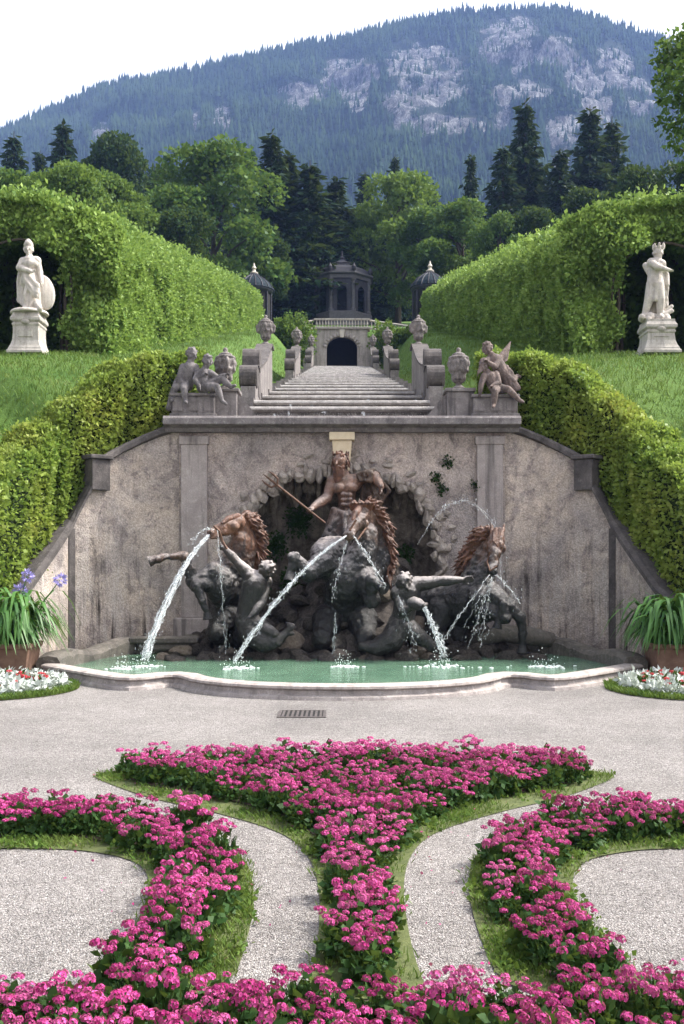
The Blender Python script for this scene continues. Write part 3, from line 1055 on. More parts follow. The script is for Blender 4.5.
# ------------------------------------------------------------------ water stairs
st = empty('water_stairs', (0, 17.4, 4.0), 'long flight of pale marble water steps climbing behind the wall', 'stairs')
NST, RUN = 22, 2.12
for i in range(NST):
    y = 17.45 + i * RUN
    z = stair_z(y) + .12
    hw = 1.9 if i == 0 else 1.72
    mb = MB()
    rz = .213 * RUN
    prof = [(y - .09, z - .02), (y - .10, z - .055), (y - .03, z - .085), (y + RUN + .05, z - .085), (y + RUN + .05, z - .01), (y - .06, z)]
    mb.prism(prof, 'x', -hw, hw)
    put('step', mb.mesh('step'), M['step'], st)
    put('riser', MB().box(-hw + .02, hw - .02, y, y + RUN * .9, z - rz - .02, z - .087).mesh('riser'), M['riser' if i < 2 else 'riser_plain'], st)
    # low cheek stones beside each step
    for s in (-1, 1):
        a, b = sorted((s * hw, s * (hw + .26)))
        put('cheek', MB().box(a, b, y - .1, y + RUN - .102, z - rz - .3, z + .05).mesh('cheek'), M['block'], st)
# shallow sheets of water and glitter lying on the treads
mb = MB()
for i in range(NST):
    y = 17.45 + i * RUN; z = stair_z(y) + .12
    for _ in range(16 if i < 9 else 7):
        x = random.gauss(0, .8); x = max(-1.6, min(1.6, x))
        w = random.uniform(.03, .12)
        mb.ell((x, y - .085, z - .10 - random.uniform(0, .18)), (w * .5, .010, random.uniform(.012, .05)), seg=8, rings=6)
put('spilling_water', mb.mesh('spilling_water'), M['jet'], st)['kind'] = 'stuff'


def volute_wall(y0, y1, x0, w, nm):
    """rampant side wall: square pier, scroll on it, sweep up to the urn pier"""
    zb = stair_z(y0) - .4
    zs = stair_z(y0) + .12
    zt = stair_z(y1) + .12
    r = .22
    c = (y0 + .30, zs + .52)
    sc = []
    for k in range(15):
        a = math.radians(-90 - 0) - math.pi * k / 14 * 1.0
        sc.append((c[0] + r * math.cos(a), c[1] + r * math.sin(a)))
    poly = [(y0 + .12, zb), (y0 + .12, zs + .29), (c[0] - .08, zs + .31)]
    poly += sc[1:]
    n_ = 10
    ys = y0 + .55
    for k in range(n_ + 1):
        q = k / n_
        yy = ys + (y1 - .45 - ys) * q
        line = zs + .74 + (zt + .92 - zs - .74) * q
        bow = -.16 * math.sin(q * math.pi) ** 1.3 + .08 * math.sin(q * math.pi * .5)
        poly.append((yy, line + bow + .0))
    poly += [(y1 - .42, zt + 1.0), (y1 + .1, zt + 1.0), (y1 + .1, zb + (zt - zs))]
    mb = MB().prism(poly, 'x', x0 - w / 2, x0 + w / 2)
    body = put('side_wall', mb.mesh('side_wall'), M['block'], st, bevel=.012)
    # scroll rolls: raised spiral on both faces
    for s in (-1, 1):
        pts, rad = [], []
        for k in range(40):
            a = -math.pi / 2 - k / 39 * math.pi * 3.4
            rr = r * (1 - .8 * k / 39)
            pts.append((x0 + s * w / 2, c[0] + rr * math.cos(a), c[1] + rr * math.sin(a)))
            rad.append(.035)
        put('scroll', MB().tube(pts, rad, 6).mesh('scroll'), M['coping'], body, smooth=True)
    roll = MB().tube([(x0 - w / 2 - .03, c[0], c[1]), (x0 + w / 2 + .03, c[0], c[1])], r * 1.02, 20)
    put('roll', roll.mesh('roll'), M['coping'], body)
    cp = []
    for k in range(n_ + 1):
        yy, zz = poly[17 + k]
        cp.append((yy, zz))
    V, F = [], []
    for yy, zz in cp:
        for dx, dzz in ((-w / 2 - .045, .0), (-w / 2 - .045, .05), (w / 2 + .045, .05), (w / 2 + .045, .0)):
            V.append((x0 + dx, yy, zz + dzz + .004))
    for k in range(len(cp) - 1):
        for e in range(4): F.append((k * 4 + e, k * 4 + (e + 1) % 4, k * 4 + 4 + (e + 1) % 4, k * 4 + 4 + e))
    me = bpy.data.meshes.new('capping'); me.from_pydata(V, [], F); me.update()
    put('capping', me, M['coping'], body)
    b2 = MB().box(x0 - w / 2 - .01, x0 + w / 2 + .01, y0 + .72, y0 + 1.25, zs + .2, zs + .98)
    b2.tube([(x0 - w / 2 - .03, y0 + .98, zs + .98), (x0 + w / 2 + .03, y0 + .98, zs + .98)], .25, 18)
    put('scroll_block', b2.mesh('scroll_block'), M['coping'], body)
    pier = MB().box(x0 - w / 2 - .05, x0 + w / 2 + .05, y1 - .36, y1 + .16, zt + 1.0, zt + 1.08)
    put('pier_cap', pier.mesh('pier_cap'), M['coping'], body, bevel=.012)
    return zt + 1.08


def urn_proto():
    """covered stone vase with garlands, 0.62 m tall, origin at its foot"""
    u = empty('stone_urn', (0, 0, 0), 'x', 'urn', 'stone urns along the water stairs')
    mb = MB().lathe([(.13, 0), (.13, .03), (.10, .04), (.05, .075), (.045, .10), (.085, .12), (.10, .14)], seg=20)
    put('foot', mb.mesh('foot'), M['urn'], u, smooth=False)
    mb = MB().lathe([(.05, .13), (.095, .17), (.125, .24), (.150, .34), (.165, .43), (.15, .455), (.175, .475), (.165, .50), (.1, .52), (.05, .53)], seg=24)
    for k in range(8):
        a = 2 * math.pi * k / 8
        mb.ell((.155 * math.cos(a), .155 * math.sin(a), .40), (.04, .04, .06), seg=8, rings=6)
        for j in range(5):
            b = a + (j + .5) / 5 * 2 * math.pi / 8
            sag = .07 * math.sin(math.pi * (j + .5) / 5)
            mb.ell((.145 * math.cos(b), .145 * math.sin(b), .36 - sag), .03, seg=8, rings=6)
        mb.ell((.10 * math.cos(a), .10 * math.sin(a), .20), (.025, .025, .07), seg=8, rings=6)
    for s in (-1, 1):
        mb.chain([(s * .155, 0, .45), (s * .205, 0, .40), (s * .19, 0, .30), (s * .13, 0, .26)], [.025, .03, .03, .02])
    me = sculpt('bowl', mb, .012, 1)
    put('bowl', me, M['urn'], u)
    mb = MB().lathe([(.12, .51), (.11, .54), (.06, .565), (.03, .575), (.045, .60), (.03, .635), (.0, .645)], seg=16)
    put('lid', mb.mesh('lid'), M['urn'], u, smooth=True)
    return u


URN = urn_proto()
urn_spots = []
for (ya, yb, ord_) in ((20.1, 25.0, 'second'), (36.0, 42.0, 'third'), (56.0, 61.5, 'farthest')):
    for s in (-1, 1):
        zt = volute_wall(ya, yb, s * 1.9, .30, '')
        urn_spots.append((s * 1.9, yb - .1, zt, ord_, s))
for s in (-1, 1):
    mb = MB().box(s * 1.98 - .22, s * 1.98 + .22, 16.75, 17.2, 3.962, 4.40).box(s * 1.98 - .26, s * 1.98 + .26, 16.71, 17.24, 4.40, 4.46)
    put('pedestal', mb.mesh('pedestal'), M['block'], st, bevel=.015)
    # sloping scroll stones leaning on the pedestal
    a, b = sorted((s * 1.74, s * 1.50))
    poly = [(s * 1.755, 3.962), (s * 1.755, 4.36), (s * 1.70, 4.34), (s * 1.40, 3.962)]
    if s < 0: poly = poly[::-1]
    put('buttress', MB().prism(poly, 'y', 16.85, 17.1).mesh('buttress'), M['block'], st)
    urn_spots.append((s * 1.98, 16.98, 4.462, 'nearest', s))
for i, (x, y, z, ord_, s) in enumerate(urn_spots):
    o = URN if i == 0 else copy_tree(URN)
    o.location = (x, y, z)
    sc_ = {'nearest': 1.13, 'second': 1.2, 'third': 1.35, 'farthest': 1.35}[ord_]
    o.scale = (sc_ * (.9 if ord_ != 'nearest' or s > 0 else 1.25), sc_ * .9, sc_)
    o.rotation_euler.z = .3 * i
    sd = 'left' if s < 0 else 'right'
    o['label'] = {'nearest': f'dark garlanded stone urn on the platform pedestal beside the {sd} cherub group',
                  'second': f'stone urn atop the first scrolled side wall on the {sd} of the stairs',
                  'third': f'small stone urn on the middle {sd} side wall of the stairs',
                  'farthest': f'tiny farthest stone urn {sd} of the grotto arch'}[ord_]

# ------------------------------------------------------------------ grotto front and pavilions at the head of the stairs
gz = stair_z(64) + .02
gf = empty('grotto_front', (0, 64.4, gz), 'pale stone grotto front with dark arched opening at the head of the stairs', 'grotto')
ay = 64.0
arch = [(-.98, gz - .2), (-.98, gz + 1.25)] + [(-.98 * math.cos(a), gz + 1.25 + .75 * math.sin(a)) for a in np.linspace(.1, math.pi - .1, 14)] + [(.98, gz + 1.25), (.98, gz - .2)]
poly = [(-1.62, gz - .2)] + arch + [(1.62, gz - .2), (1.62, gz + 2.42), (-1.62, gz + 2.42)]
put('front_wall', MB().prism(poly, 'y', ay, ay + .5).mesh('front_wall'), M['grotto_wall'], gf)
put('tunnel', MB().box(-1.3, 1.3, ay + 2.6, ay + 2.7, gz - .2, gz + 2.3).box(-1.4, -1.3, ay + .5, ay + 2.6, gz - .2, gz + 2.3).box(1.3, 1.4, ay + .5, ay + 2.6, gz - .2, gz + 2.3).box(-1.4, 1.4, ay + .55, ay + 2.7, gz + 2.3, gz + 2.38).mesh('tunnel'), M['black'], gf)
for i in range(13):
    a = math.pi * (i + .5) / 13
    x, z = -1.1 * math.cos(a), gz + 1.25 + .86 * math.sin(a)
    m_ = MB().ell((0, 0, 0), (.15, .06, .09), seg=8, rings=6).mesh('arch_stone')
    m_.transform(Matrix.Translation((x, ay - .02, z)) @ Matrix.Rotation(a, 4, 'Y'))
    put('arch_stone', m_, M['grotto_wall'], gf)
put('keystone', MB().prism([(-.12, gz + 1.9), (.12, gz + 1.9), (.17, gz + 2.4), (-.17, gz + 2.4)], 'y', ay - .12, ay + .1).mesh('keystone'), M['gilt'], gf)
put('cornice', MB().box(-1.8, 1.8, ay - .15, ay + .8, gz + 2.425, gz + 2.56).mesh('cornice'), M['grotto_wall'], gf, bevel=.02)
bl = MB()
for i in range(18):
    x = -1.62 + i * 3.24 / 17
    bl.lathe([(.05, 0), (.05, .04), (.03, .07), (.07, .2), (.03, .38), (.05, .43), (.05, .46)], (x, ay, gz + 2.56), seg=8)
put('balusters', bl.mesh('balusters'), M['pedestal'], gf)
put('balustrade_rail', MB().box(-1.8, 1.8, ay - .09, ay + .09, gz + 3.02, gz + 3.11).mesh('balustrade_rail'), M['pedestal'], gf)
for s in (-1, 1):
    a, b = sorted((s * 1.62, s * 2.5))
    mb = MB().box(a, b, ay + .05, ay + .5, gz - .5, gz + 1.9)
    put('flank_wall', mb.mesh('flank_wall'), M['grotto_wall'], gf)
    # balustrade descending to the sides
    V0 = (s * 1.8, ay + .1, gz + 3.0); V1 = (s * 5.2, ay - 1.2, gz + 2.2)
    mb = MB().tube([V0, V1], .06, 6).tube([(V0[0], V0[1], V0[2] - .5), (V1[0], V1[1], V1[2] - .5)], .06, 6)
    for q in np.linspace(.03, .97, 16):
        c = np.array(V0) * (1 - q) + np.array(V1) * q
        mb.tube([c - [0, 0, .5], c], .035, 6)
    put('ramp_railing', mb.mesh('ramp_railing'), M['pedestal'], gf)

py0 = 90.0
pz = float(lawn_z(0, py0)) + .55
pv_ = empty('music_pavilion', (0, py0, pz), 'dark octagonal garden pavilion with domed roof above the grotto', 'pavilion')
R8 = 2.55
put('base', MB().lathe([(2.9, -1.6), (2.9, .02), (2.75, .12)], (0, py0, pz), 8, rot=math.pi / 8).mesh('base'), M['pavilion_pale'], pv_)
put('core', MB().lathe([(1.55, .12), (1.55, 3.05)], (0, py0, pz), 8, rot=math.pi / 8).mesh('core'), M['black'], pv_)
for k in range(8):
    a = math.pi / 8 + 2 * math.pi * k / 8
    x, y = R8 * math.cos(a), py0 + R8 * math.sin(a)
    put('column', MB().lathe([(.24, .12), (.24, .35), (.17, .4), (.15, 2.75), (.24, 2.85), (.26, 3.0)], (x, y, pz), 12).mesh('column'), M['pavilion_pale'], pv_)
    a2 = a + 2 * math.pi / 8
    x2, y2 = R8 * math.cos(a2), py0 + R8 * math.sin(a2)
    # wall bay with an arched opening, drawn in the plane of the bay
    L = math.hypot(x2 - x, y2 - y)
    op = [(-.42, .5), (-.42, 1.95)] + [(-.42 * math.cos(t), 1.95 + .45 * math.sin(t)) for t in np.linspace(.2, math.pi - .2, 7)] + [(.42, 1.95), (.42, .5)]
    fr = [(-L / 2 + .2, .12), (-.42, .12)] + op[:1] + op[1:] + [(.42, .12), (L / 2 - .2, .12), (L / 2 - .2, 2.95), (-L / 2 + .2, 2.95)]
    me = MB().prism(fr, 'y', -.06, .06).mesh('wall_bay')
    th = math.atan2(y2 - y, x2 - x)
    me.transform(Matrix.Translation(((x + x2) / 2, (y + y2) / 2, pz)) @ Matrix.Rotation(th, 4, 'Z'))
    put('wall_bay', me, M['pavilion'], pv_)
put('entablature', MB().lathe([(2.75, 3.0), (2.75, 3.3), (3.0, 3.4), (3.0, 3.52), (2.7, 3.58)], (0, py0, pz), 8, rot=math.pi / 8).mesh('entablature'), M['pavilion_pale'], pv_)
put('dome', MB().lathe([(2.7, 3.58), (2.6, 3.75), (2.45, 4.0), (2.1, 4.25), (1.6, 4.42), (1.3, 4.5), (1.2, 4.7), (1.25, 4.76), (.9, 4.95), (.4, 5.15), (.25, 5.3), (.3, 5.45), (.12, 5.6), (.05, 6.1)], (0, py0, pz), 8, rot=math.pi / 8).mesh('dome'), M['pavilion'], pv_)
for k in range(8):
    a = math.pi / 8 + 2 * math.pi * k / 8
    put('roof_vase', MB().lathe([(.08, 0), (.2, .2), (.22, .42), (.1, .6), (.05, .75)], (2.72 * math.cos(a), py0 + 2.72 * math.sin(a), pz + 3.56), 10).mesh('roof_vase'), M['pavilion'], pv_)

for s, px, py, side in ((-1, 254, 263, 'left'), (1, 430, 261, 'right')):
    d = 76.0
    c = P(px, py, d)
    gzz = float(lawn_z(c[0], d))
    gp = empty('garden_gazebo', (c[0], d, gzz), f'round gazebo with ribbed dark green dome at the {side} arbour end', 'gazebo', 'domed gazebos at the arbour ends')
    top = c[2]
    dz = top - 2.1
    for k in range(10):
        a = 2 * math.pi * k / 10
        put('post', MB().cap((c[0] + 1.3 * math.cos(a), d + 1.3 * math.sin(a), gzz - .2), (c[0] + 1.3 * math.cos(a), d + 1.3 * math.sin(a), dz), .07, .07).mesh('post'), M['pavilion'], gp)
    put('ring', MB().lathe([(1.32, -.25), (1.45, -.12), (1.45, 0), (1.3, .05)], (c[0], d, dz), 24).mesh('ring'), M['pavilion'], gp)
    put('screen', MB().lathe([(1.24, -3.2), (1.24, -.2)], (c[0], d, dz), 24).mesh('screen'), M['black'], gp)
    prof = [(1.52, 0), (1.40, .28), (1.12, .62), (.72, .92), (.38, 1.12), (.30, 1.25)]
    put('dome', MB().lathe(prof, (c[0], d, dz), 24).mesh('dome'), M['roof'], gp)
    for k in range(18):
        a = 2 * math.pi * k / 18
        pts = [(c[0] + r * 1.0 * math.cos(a), d + r * math.sin(a), dz + z) for r, z in prof]
        put('rib', MB().tube(pts, .045, 5).mesh('rib'), M['pavilion'], gp)
    put('finial', MB().lathe([(.30, 1.22), (.32, 1.35), (.15, 1.45), (.12, 1.6), (.2, 1.7), (.1, 1.85), (.03, 2.1)], (c[0], d, dz), 12).mesh('finial'), M['gilt'], gp)

# ------------------------------------------------------------------ hedges
def arbour(s, side):
    """long leafy trellis tunnel climbing the slope, its near end an open arch"""
    y0, y1 = 26.2, 72.0
    xi, xo = 5.95, 11.6
    H = 3.75
    pts, nrm, sz = [], [], []
    def addp(p, n_, m_):
        pts.append(p); nrm.append(n_); sz.append(m_)
    # inner long face, with gentle bulges, denser where it is near
    n1 = 85000
    q = rng.uniform(0, 1, n1) ** 1.55
    y = y0 + (y1 - y0) * q
    h = rng.uniform(0, 1, n1) ** .95
    Hy = H * (1 - .17 * (y - y0) / (y1 - y0))
    z = h * Hy * .93
    roof = np.clip((h - .70) / .30, 0, 1)
    pp_ = np.stack([y, z, y * .37 + s], 1)
    w = .22 * noise_np(pp_, .8, s * 3.) + .20 * noise_np(pp_, 2.1, s * 5.) + .13 * noise_np(pp_, 4.3)
    x = xi - w * .9 + roof ** 2.2 * .95 + np.abs(rng.normal(size=n1)) * .12 - .08
    p = np.stack([s * x, y, ground_z(s * x, y) + z * (1 + .035 * np.sin(y * 1.7)) + .06 * rng.normal(size=n1)], 1)
    nn = np.stack([-s * np.ones(n1) * (1 - roof * .8), -.25 * np.ones(n1), .35 + roof], 1)
    addp(p, unit(nn), np.full(n1, .105) * (.9 + .7 * q))
    # top
    n2 = 26000
    y = y0 + (y1 - y0) * rng.uniform(0, 1, n2) ** 1.5
    u = rng.uniform(0, 1, n2) ** 1.3
    x = xi + .75 + u * (xo - xi - .75)
    z = H * (1 - .17 * (y - y0) / (y1 - y0)) * (.93 + .14 * np.sin(np.clip(u * 1.5 + .12, 0, 1) * math.pi / 2)) + .10 * np.sin(y * 2.1 + x * 1.7) + .08 * np.sin(x * 4 + y) + np.abs(rng.normal(size=n2)) * .17
    p = np.stack([s * x, y, ground_z(s * x, y) + z], 1)
    addp(p, np.tile([0, -.3, 1.0], (n2, 1)), np.full(n2, .13))
    # near end with the arch
    n3 = 80000
    x = rng.uniform(xi - .1, xo, n3)
    z = rng.uniform(0, 1, n3) * (H * (.86 + .22 * np.sqrt(np.clip((x - xi + .1) / 1.6, 0, 1))))
    ctr = 8.45; hw = 1.30 + .14 * np.sin(z * 5 + x) + .1 * rng.normal(size=n3)
    dx = (x - ctr) / hw
    open_ = (np.abs(dx) < 1) & (z < 1.9 + 1.05 * np.sqrt(np.clip(1 - dx ** 2, 0, 1)))
    k_ = ~open_
    x, z = x[k_], z[k_]
    n3 = len(x)
    bulge = .26 * np.sin(x * 2.3 + z * 1.2) + .2 * np.sin(z * 2.9 - x) + .22 * noise_np(np.stack([x, z, x * .5], 1), 3.1) + np.abs(rng.normal(size=n3)) * .10
    y = y0 - bulge * 1.1 + .5 * np.clip(z / H, 0, 1) ** 3 + .06 * np.clip(1 - (x - xi) / .5, 0, 1) ** 2 + rng.normal(size=n3) * .06
    p = np.stack([s * x, y, ground_z(s * x, y) + z], 1)
    addp(p, np.tile([-.1 * s, -1.0, .35], (n3, 1)), np.full(n3, .115))
    # outer face, thin
    n5 = 6000
    y = rng.uniform(y0, y1, n5); z = rng.uniform(0, H, n5)
    p = np.stack([s * (xo + rng.normal(size=n5) * .08), y, ground_z(s * xo * np.ones(n5), y) + z], 1)
    addp(p, np.tile([s, 0, .3], (n5, 1)), np.full(n5, .22))
    allp, alln = np.concatenate(pts), np.concatenate(nrm)
    V, F = leaf_arrays(allp, alln, np.concatenate(sz), .36, .9)
    base = (s * 8.5, 26.2, float(ground_z(s * 8.5, 26.2)))
    ab = empty('arbour_hedge', base, f'long clipped leafy arbour tunnel climbing the slope on the {side}', 'hedge', 'arbour tunnels beside the stairs')
    put('foliage', np_mesh('foliage', V, F), M['lf_hedge'], ab)
    # leaves inside the tunnel, its shade painted in as a darker green
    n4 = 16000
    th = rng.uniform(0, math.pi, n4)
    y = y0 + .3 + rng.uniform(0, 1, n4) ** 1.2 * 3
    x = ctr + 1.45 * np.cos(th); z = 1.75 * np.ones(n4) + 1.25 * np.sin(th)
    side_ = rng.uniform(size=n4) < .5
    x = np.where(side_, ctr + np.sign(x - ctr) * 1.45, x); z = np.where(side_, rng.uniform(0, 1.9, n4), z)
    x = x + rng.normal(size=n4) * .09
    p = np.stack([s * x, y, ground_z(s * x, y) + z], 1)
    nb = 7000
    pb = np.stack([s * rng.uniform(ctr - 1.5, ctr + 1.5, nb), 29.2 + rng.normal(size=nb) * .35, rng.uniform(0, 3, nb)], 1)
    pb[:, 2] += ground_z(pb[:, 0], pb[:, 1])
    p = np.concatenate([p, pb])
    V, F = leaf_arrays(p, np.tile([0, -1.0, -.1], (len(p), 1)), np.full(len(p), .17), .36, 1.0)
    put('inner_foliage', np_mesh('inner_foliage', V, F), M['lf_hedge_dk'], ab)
    # dark body making leaf gaps look shaded: walls left and right of the tunnel, roof over it
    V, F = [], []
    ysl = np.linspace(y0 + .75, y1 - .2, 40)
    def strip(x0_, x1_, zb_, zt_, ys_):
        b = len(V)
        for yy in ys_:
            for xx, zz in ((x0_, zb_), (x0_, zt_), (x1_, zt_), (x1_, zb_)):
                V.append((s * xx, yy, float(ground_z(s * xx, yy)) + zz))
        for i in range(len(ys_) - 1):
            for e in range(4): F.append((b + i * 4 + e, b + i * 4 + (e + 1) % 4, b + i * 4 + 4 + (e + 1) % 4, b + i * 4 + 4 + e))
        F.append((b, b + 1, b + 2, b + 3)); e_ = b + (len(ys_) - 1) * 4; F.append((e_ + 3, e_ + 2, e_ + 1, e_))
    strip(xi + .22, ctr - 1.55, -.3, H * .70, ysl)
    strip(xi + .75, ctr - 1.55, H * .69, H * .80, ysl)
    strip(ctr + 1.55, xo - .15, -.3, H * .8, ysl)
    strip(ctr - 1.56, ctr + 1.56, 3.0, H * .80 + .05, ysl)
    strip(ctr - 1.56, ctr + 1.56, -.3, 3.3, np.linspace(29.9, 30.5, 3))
    me = bpy.data.meshes.new('shade_body'); me.from_pydata(V, [], F); me.update()
    put('shade_body', me, M['hedge_core'], ab)
    # trellis hoops of the near arch and trunks
    for yy in (y0 + .1, y0 + 1.2, y0 + 2.2):
        pts_ = [(s * (ctr + 1.34 * math.cos(a)), yy, float(ground_z(s * ctr, yy)) + 1.75 + 1.22 * math.sin(a)) for a in np.linspace(0, math.pi, 17)]
        pts_ = [(pts_[0][0], yy, pts_[0][2] - 2.0)] + pts_ + [(pts_[-1][0], yy, pts_[-1][2] - 2.0)]
        put('hoop', MB().tube(pts_, .035, 6).mesh('hoop'), M['bark'], ab)
    for xx, yy in ((ctr - 1.2, y0 + .3), (ctr + .9, y0 + 2.5), (ctr - .5, y0 + 2.3), (ctr + 1.3, y0 + .5)):
        gz_ = float(ground_z(s * xx, yy))
        put('stem', MB().tube([(s * xx, yy, gz_ - .1), (s * (xx + .08), yy, gz_ + 1.4), (s * (xx - .05), yy + .1, gz_ + 3.1)], [.07, .055, .03], 7).mesh('stem'), M['bark'], ab)


arbour(-1, 'left')
arbour(1, 'right')

LOWP = np.array([(2.55, 17.85), (3.0, 17.6), (3.5, 17.3), (3.95, 17.0), (4.4, 16.6), (4.80, 16.26), (4.93, 15.94), (5.04, 15.54), (5.22, 14.94), (5.45, 14.25), (5.85, 13.55), (6.85, 13.05)])
LOWT = np.array([5.10, 5.06, 4.95, 4.76, 4.30, 3.78, 3.54, 3.24, 2.88, 2.5, 2.35, 2.3])
LOWB = np.array([3.70, 3.65, 3.5, 3.3, 3.0, 2.1, 1.8, 1.50, 1.0, .7, .6, .6]) - .12


def low_hedge(s, side):
    q = np.linspace(0, 1, len(LOWP))
    def at(t): return np.stack([np.interp(t, q, LOWP[:, 0]), np.interp(t, q, LOWP[:, 1])], -1), np.interp(t, q, LOWT)
    n = 135000
    t = rng.uniform(0, .97, n)
    c, zt = at(t); c2, _ = at(np.minimum(t + .01, 1)); c1, _ = at(np.maximum(t - .01, 0))
    d = unit(c2 - c1); nr = np.stack([d[:, 1], -d[:, 0]], -1)       # points to the garden side
    W = .44 + .02 * np.sin(t * 40)
    zb = np.interp(t, q, LOWB)
    kind = rng.uniform(size=n)
    front = kind < .55; top = (kind >= .55) & (kind < .88)
    off = np.where(front, -1.0, np.where(top, rng.uniform(-1, 1, n), 1.0))
    hh = np.where(top, 1.0, rng.uniform(0, 1, n))
    rnd = np.clip((hh - .85) / .15, 0, 1) ** 2
    offm = off * W * (1 - .22 * rnd * ~top)
    wob = .035 * np.sin(t * 60 + hh * 4) + .03 * np.sin(t * 31 + hh * 9)
    offm = offm + np.sign(off) * np.where(top, 0, wob + np.abs(rng.normal(size=n)) * .035)
    x = c[:, 0] - nr[:, 0] * -offm * 1.0; y = c[:, 1] - nr[:, 1] * -offm
    z = zb + (zt - zb) * hh + np.where(top, .06 * np.sin(t * 47) + .05 * np.sin(t * 93 + off * 2) - .08 * off ** 2 + np.abs(rng.normal(size=n)) * .06, 0)
    p = np.stack([s * x, y, z], 1)
    nx = nr[:, 0] * np.sign(off); ny = nr[:, 1] * np.sign(off)
    nn = np.stack([np.where(top, 0, s * nx), np.where(top, 0, ny), np.where(top, 1.0, .25)], 1)
    V, F = leaf_arrays(p, unit(nn), np.full(n, .066), .36, 1.0)
    b = (s * 4.2, 16.95, float(ground_z(s * 4.2, 16.95)))
    lh = empty('clipped_hedge', b, f'low clipped hedge with yellow green tips curving along the {side} wing wall', 'hedge', 'low hedges along the wing walls')
    put('foliage', np_mesh('foliage', V, F), M['lf_low'], lh)
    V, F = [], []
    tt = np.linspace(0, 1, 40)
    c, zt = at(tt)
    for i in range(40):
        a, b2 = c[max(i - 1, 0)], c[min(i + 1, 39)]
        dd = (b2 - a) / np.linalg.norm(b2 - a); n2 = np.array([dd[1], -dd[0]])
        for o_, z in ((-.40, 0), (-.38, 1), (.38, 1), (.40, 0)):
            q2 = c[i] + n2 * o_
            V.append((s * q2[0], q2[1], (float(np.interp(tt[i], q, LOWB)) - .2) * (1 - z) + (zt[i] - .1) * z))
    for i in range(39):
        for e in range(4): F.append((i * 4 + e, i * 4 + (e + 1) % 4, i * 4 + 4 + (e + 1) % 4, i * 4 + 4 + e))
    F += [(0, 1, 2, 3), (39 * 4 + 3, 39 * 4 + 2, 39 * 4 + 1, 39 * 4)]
    me = bpy.data.meshes.new('shade_body'); me.from_pydata(V, [], F); me.update()  # dark solid body that gives the leaf gaps their shade
    put('shade_body', me, M['hedge_core'], lh)


low_hedge(-1, 'left')
low_hedge(1, 'right')

# grass blades on the visible slopes
def blades(pts, h, w, lean=.5):
    n = len(pts)
    a = rng.uniform(0, 6.28, n)
    hd = np.stack([np.cos(a), np.sin(a), np.zeros(n)], 1)
    ln = np.stack([np.cos(a + 1.57), np.sin(a + 1.57), np.zeros(n)], 1) * rng.uniform(0, lean, n)[:, None]
    hh = (h * rng.uniform(.5, 1.4, n))[:, None]
    ww = w * rng.uniform(.7, 1.3, n)[:, None]
    up = np.array([[0, 0, 1.0]])
    V = np.stack([pts - hd * ww, pts + hd * ww, pts + (up * .6 + ln * .35) * hh + hd * ww * .6, pts + (up + ln) * hh], 1).reshape(-1, 3)
    b = np.arange(n)[:, None] * 4
    return V, b + np.array([[0, 1, 2, 3]])


n = 110000
x = rng.uniform(2.2, 12.5, n) * rng.choice([-1, 1], n)
y = 17.2 + rng.uniform(0, 1, n) ** 1.7 * 40
ok = (np.abs(x) < 6) | (y < 26.5)
x, y = x[ok], y[ok]
V, F = blades(np.stack([x, y, ground_z(x, y) - .01], 1), .10, .007, .8)
tag(put('slope_grass', np_mesh('slope_grass', V, F), M['lf_grass']), 'uncut green grass on the slopes beside the stairs', 'grass', kind='stuff')

# ------------------------------------------------------------------ trees
def tree_mesh(seed, nl, lobes, leaf, shape=(1, 1, 1)):
    """crown of leaf clumps gathered on uneven boughs; unit: height 1, crown from .18 to 1"""
    r = np.random.default_rng(seed)
    c, rad = [], []
    for i in range(lobes):
        z = r.uniform(.24, .92)
        prof = math.sin(min(1, (1.04 - z) / .45) * math.pi / 2) * .32
        a = r.uniform(0, 6.28); rr = prof * r.uniform(.35, 1.0)
        c.append((rr * math.cos(a), rr * math.sin(a), z)); rad.append(r.uniform(.06, .15))
    c.append((0, 0, .9)); rad.append(.1)
    c = np.array(c); rad = np.array(rad)
    per = rng.choice(len(c), nl, p=rad ** 2 / np.sum(rad ** 2))
    d = unit(r.normal(size=(nl, 3)) * [1, 1, .8] + [0, 0, .45])
    sh = r.uniform(.3, 1, nl)[:, None] ** .5 * 1.1
    p = c[per] + d * rad[per][:, None] * sh * np.array([1.1, 1.1, .8])
    p *= np.array([shape[0], shape[1], 1])
    V, F = leaf_arrays(p, d, np.full(nl, leaf), .4, .9, .15)
    mb = MB()
    mb.tube([(0, 0, -.03), (.004, 0, .15), (-.004, .004, .4), (0, 0, .75)], [.026, .02, .014, .004], 8)
    for i in range(0, len(c), 2):
        z0_ = max(.16, c[i][2] - .2)
        mb.tube([(0, 0, z0_), tuple(c[i] * [.5, .5, 1] - [0, 0, .05]), tuple(c[i])], [.010, .007, .002], 5)
    return np_mesh('crown', V, F), mb.mesh('trunk')


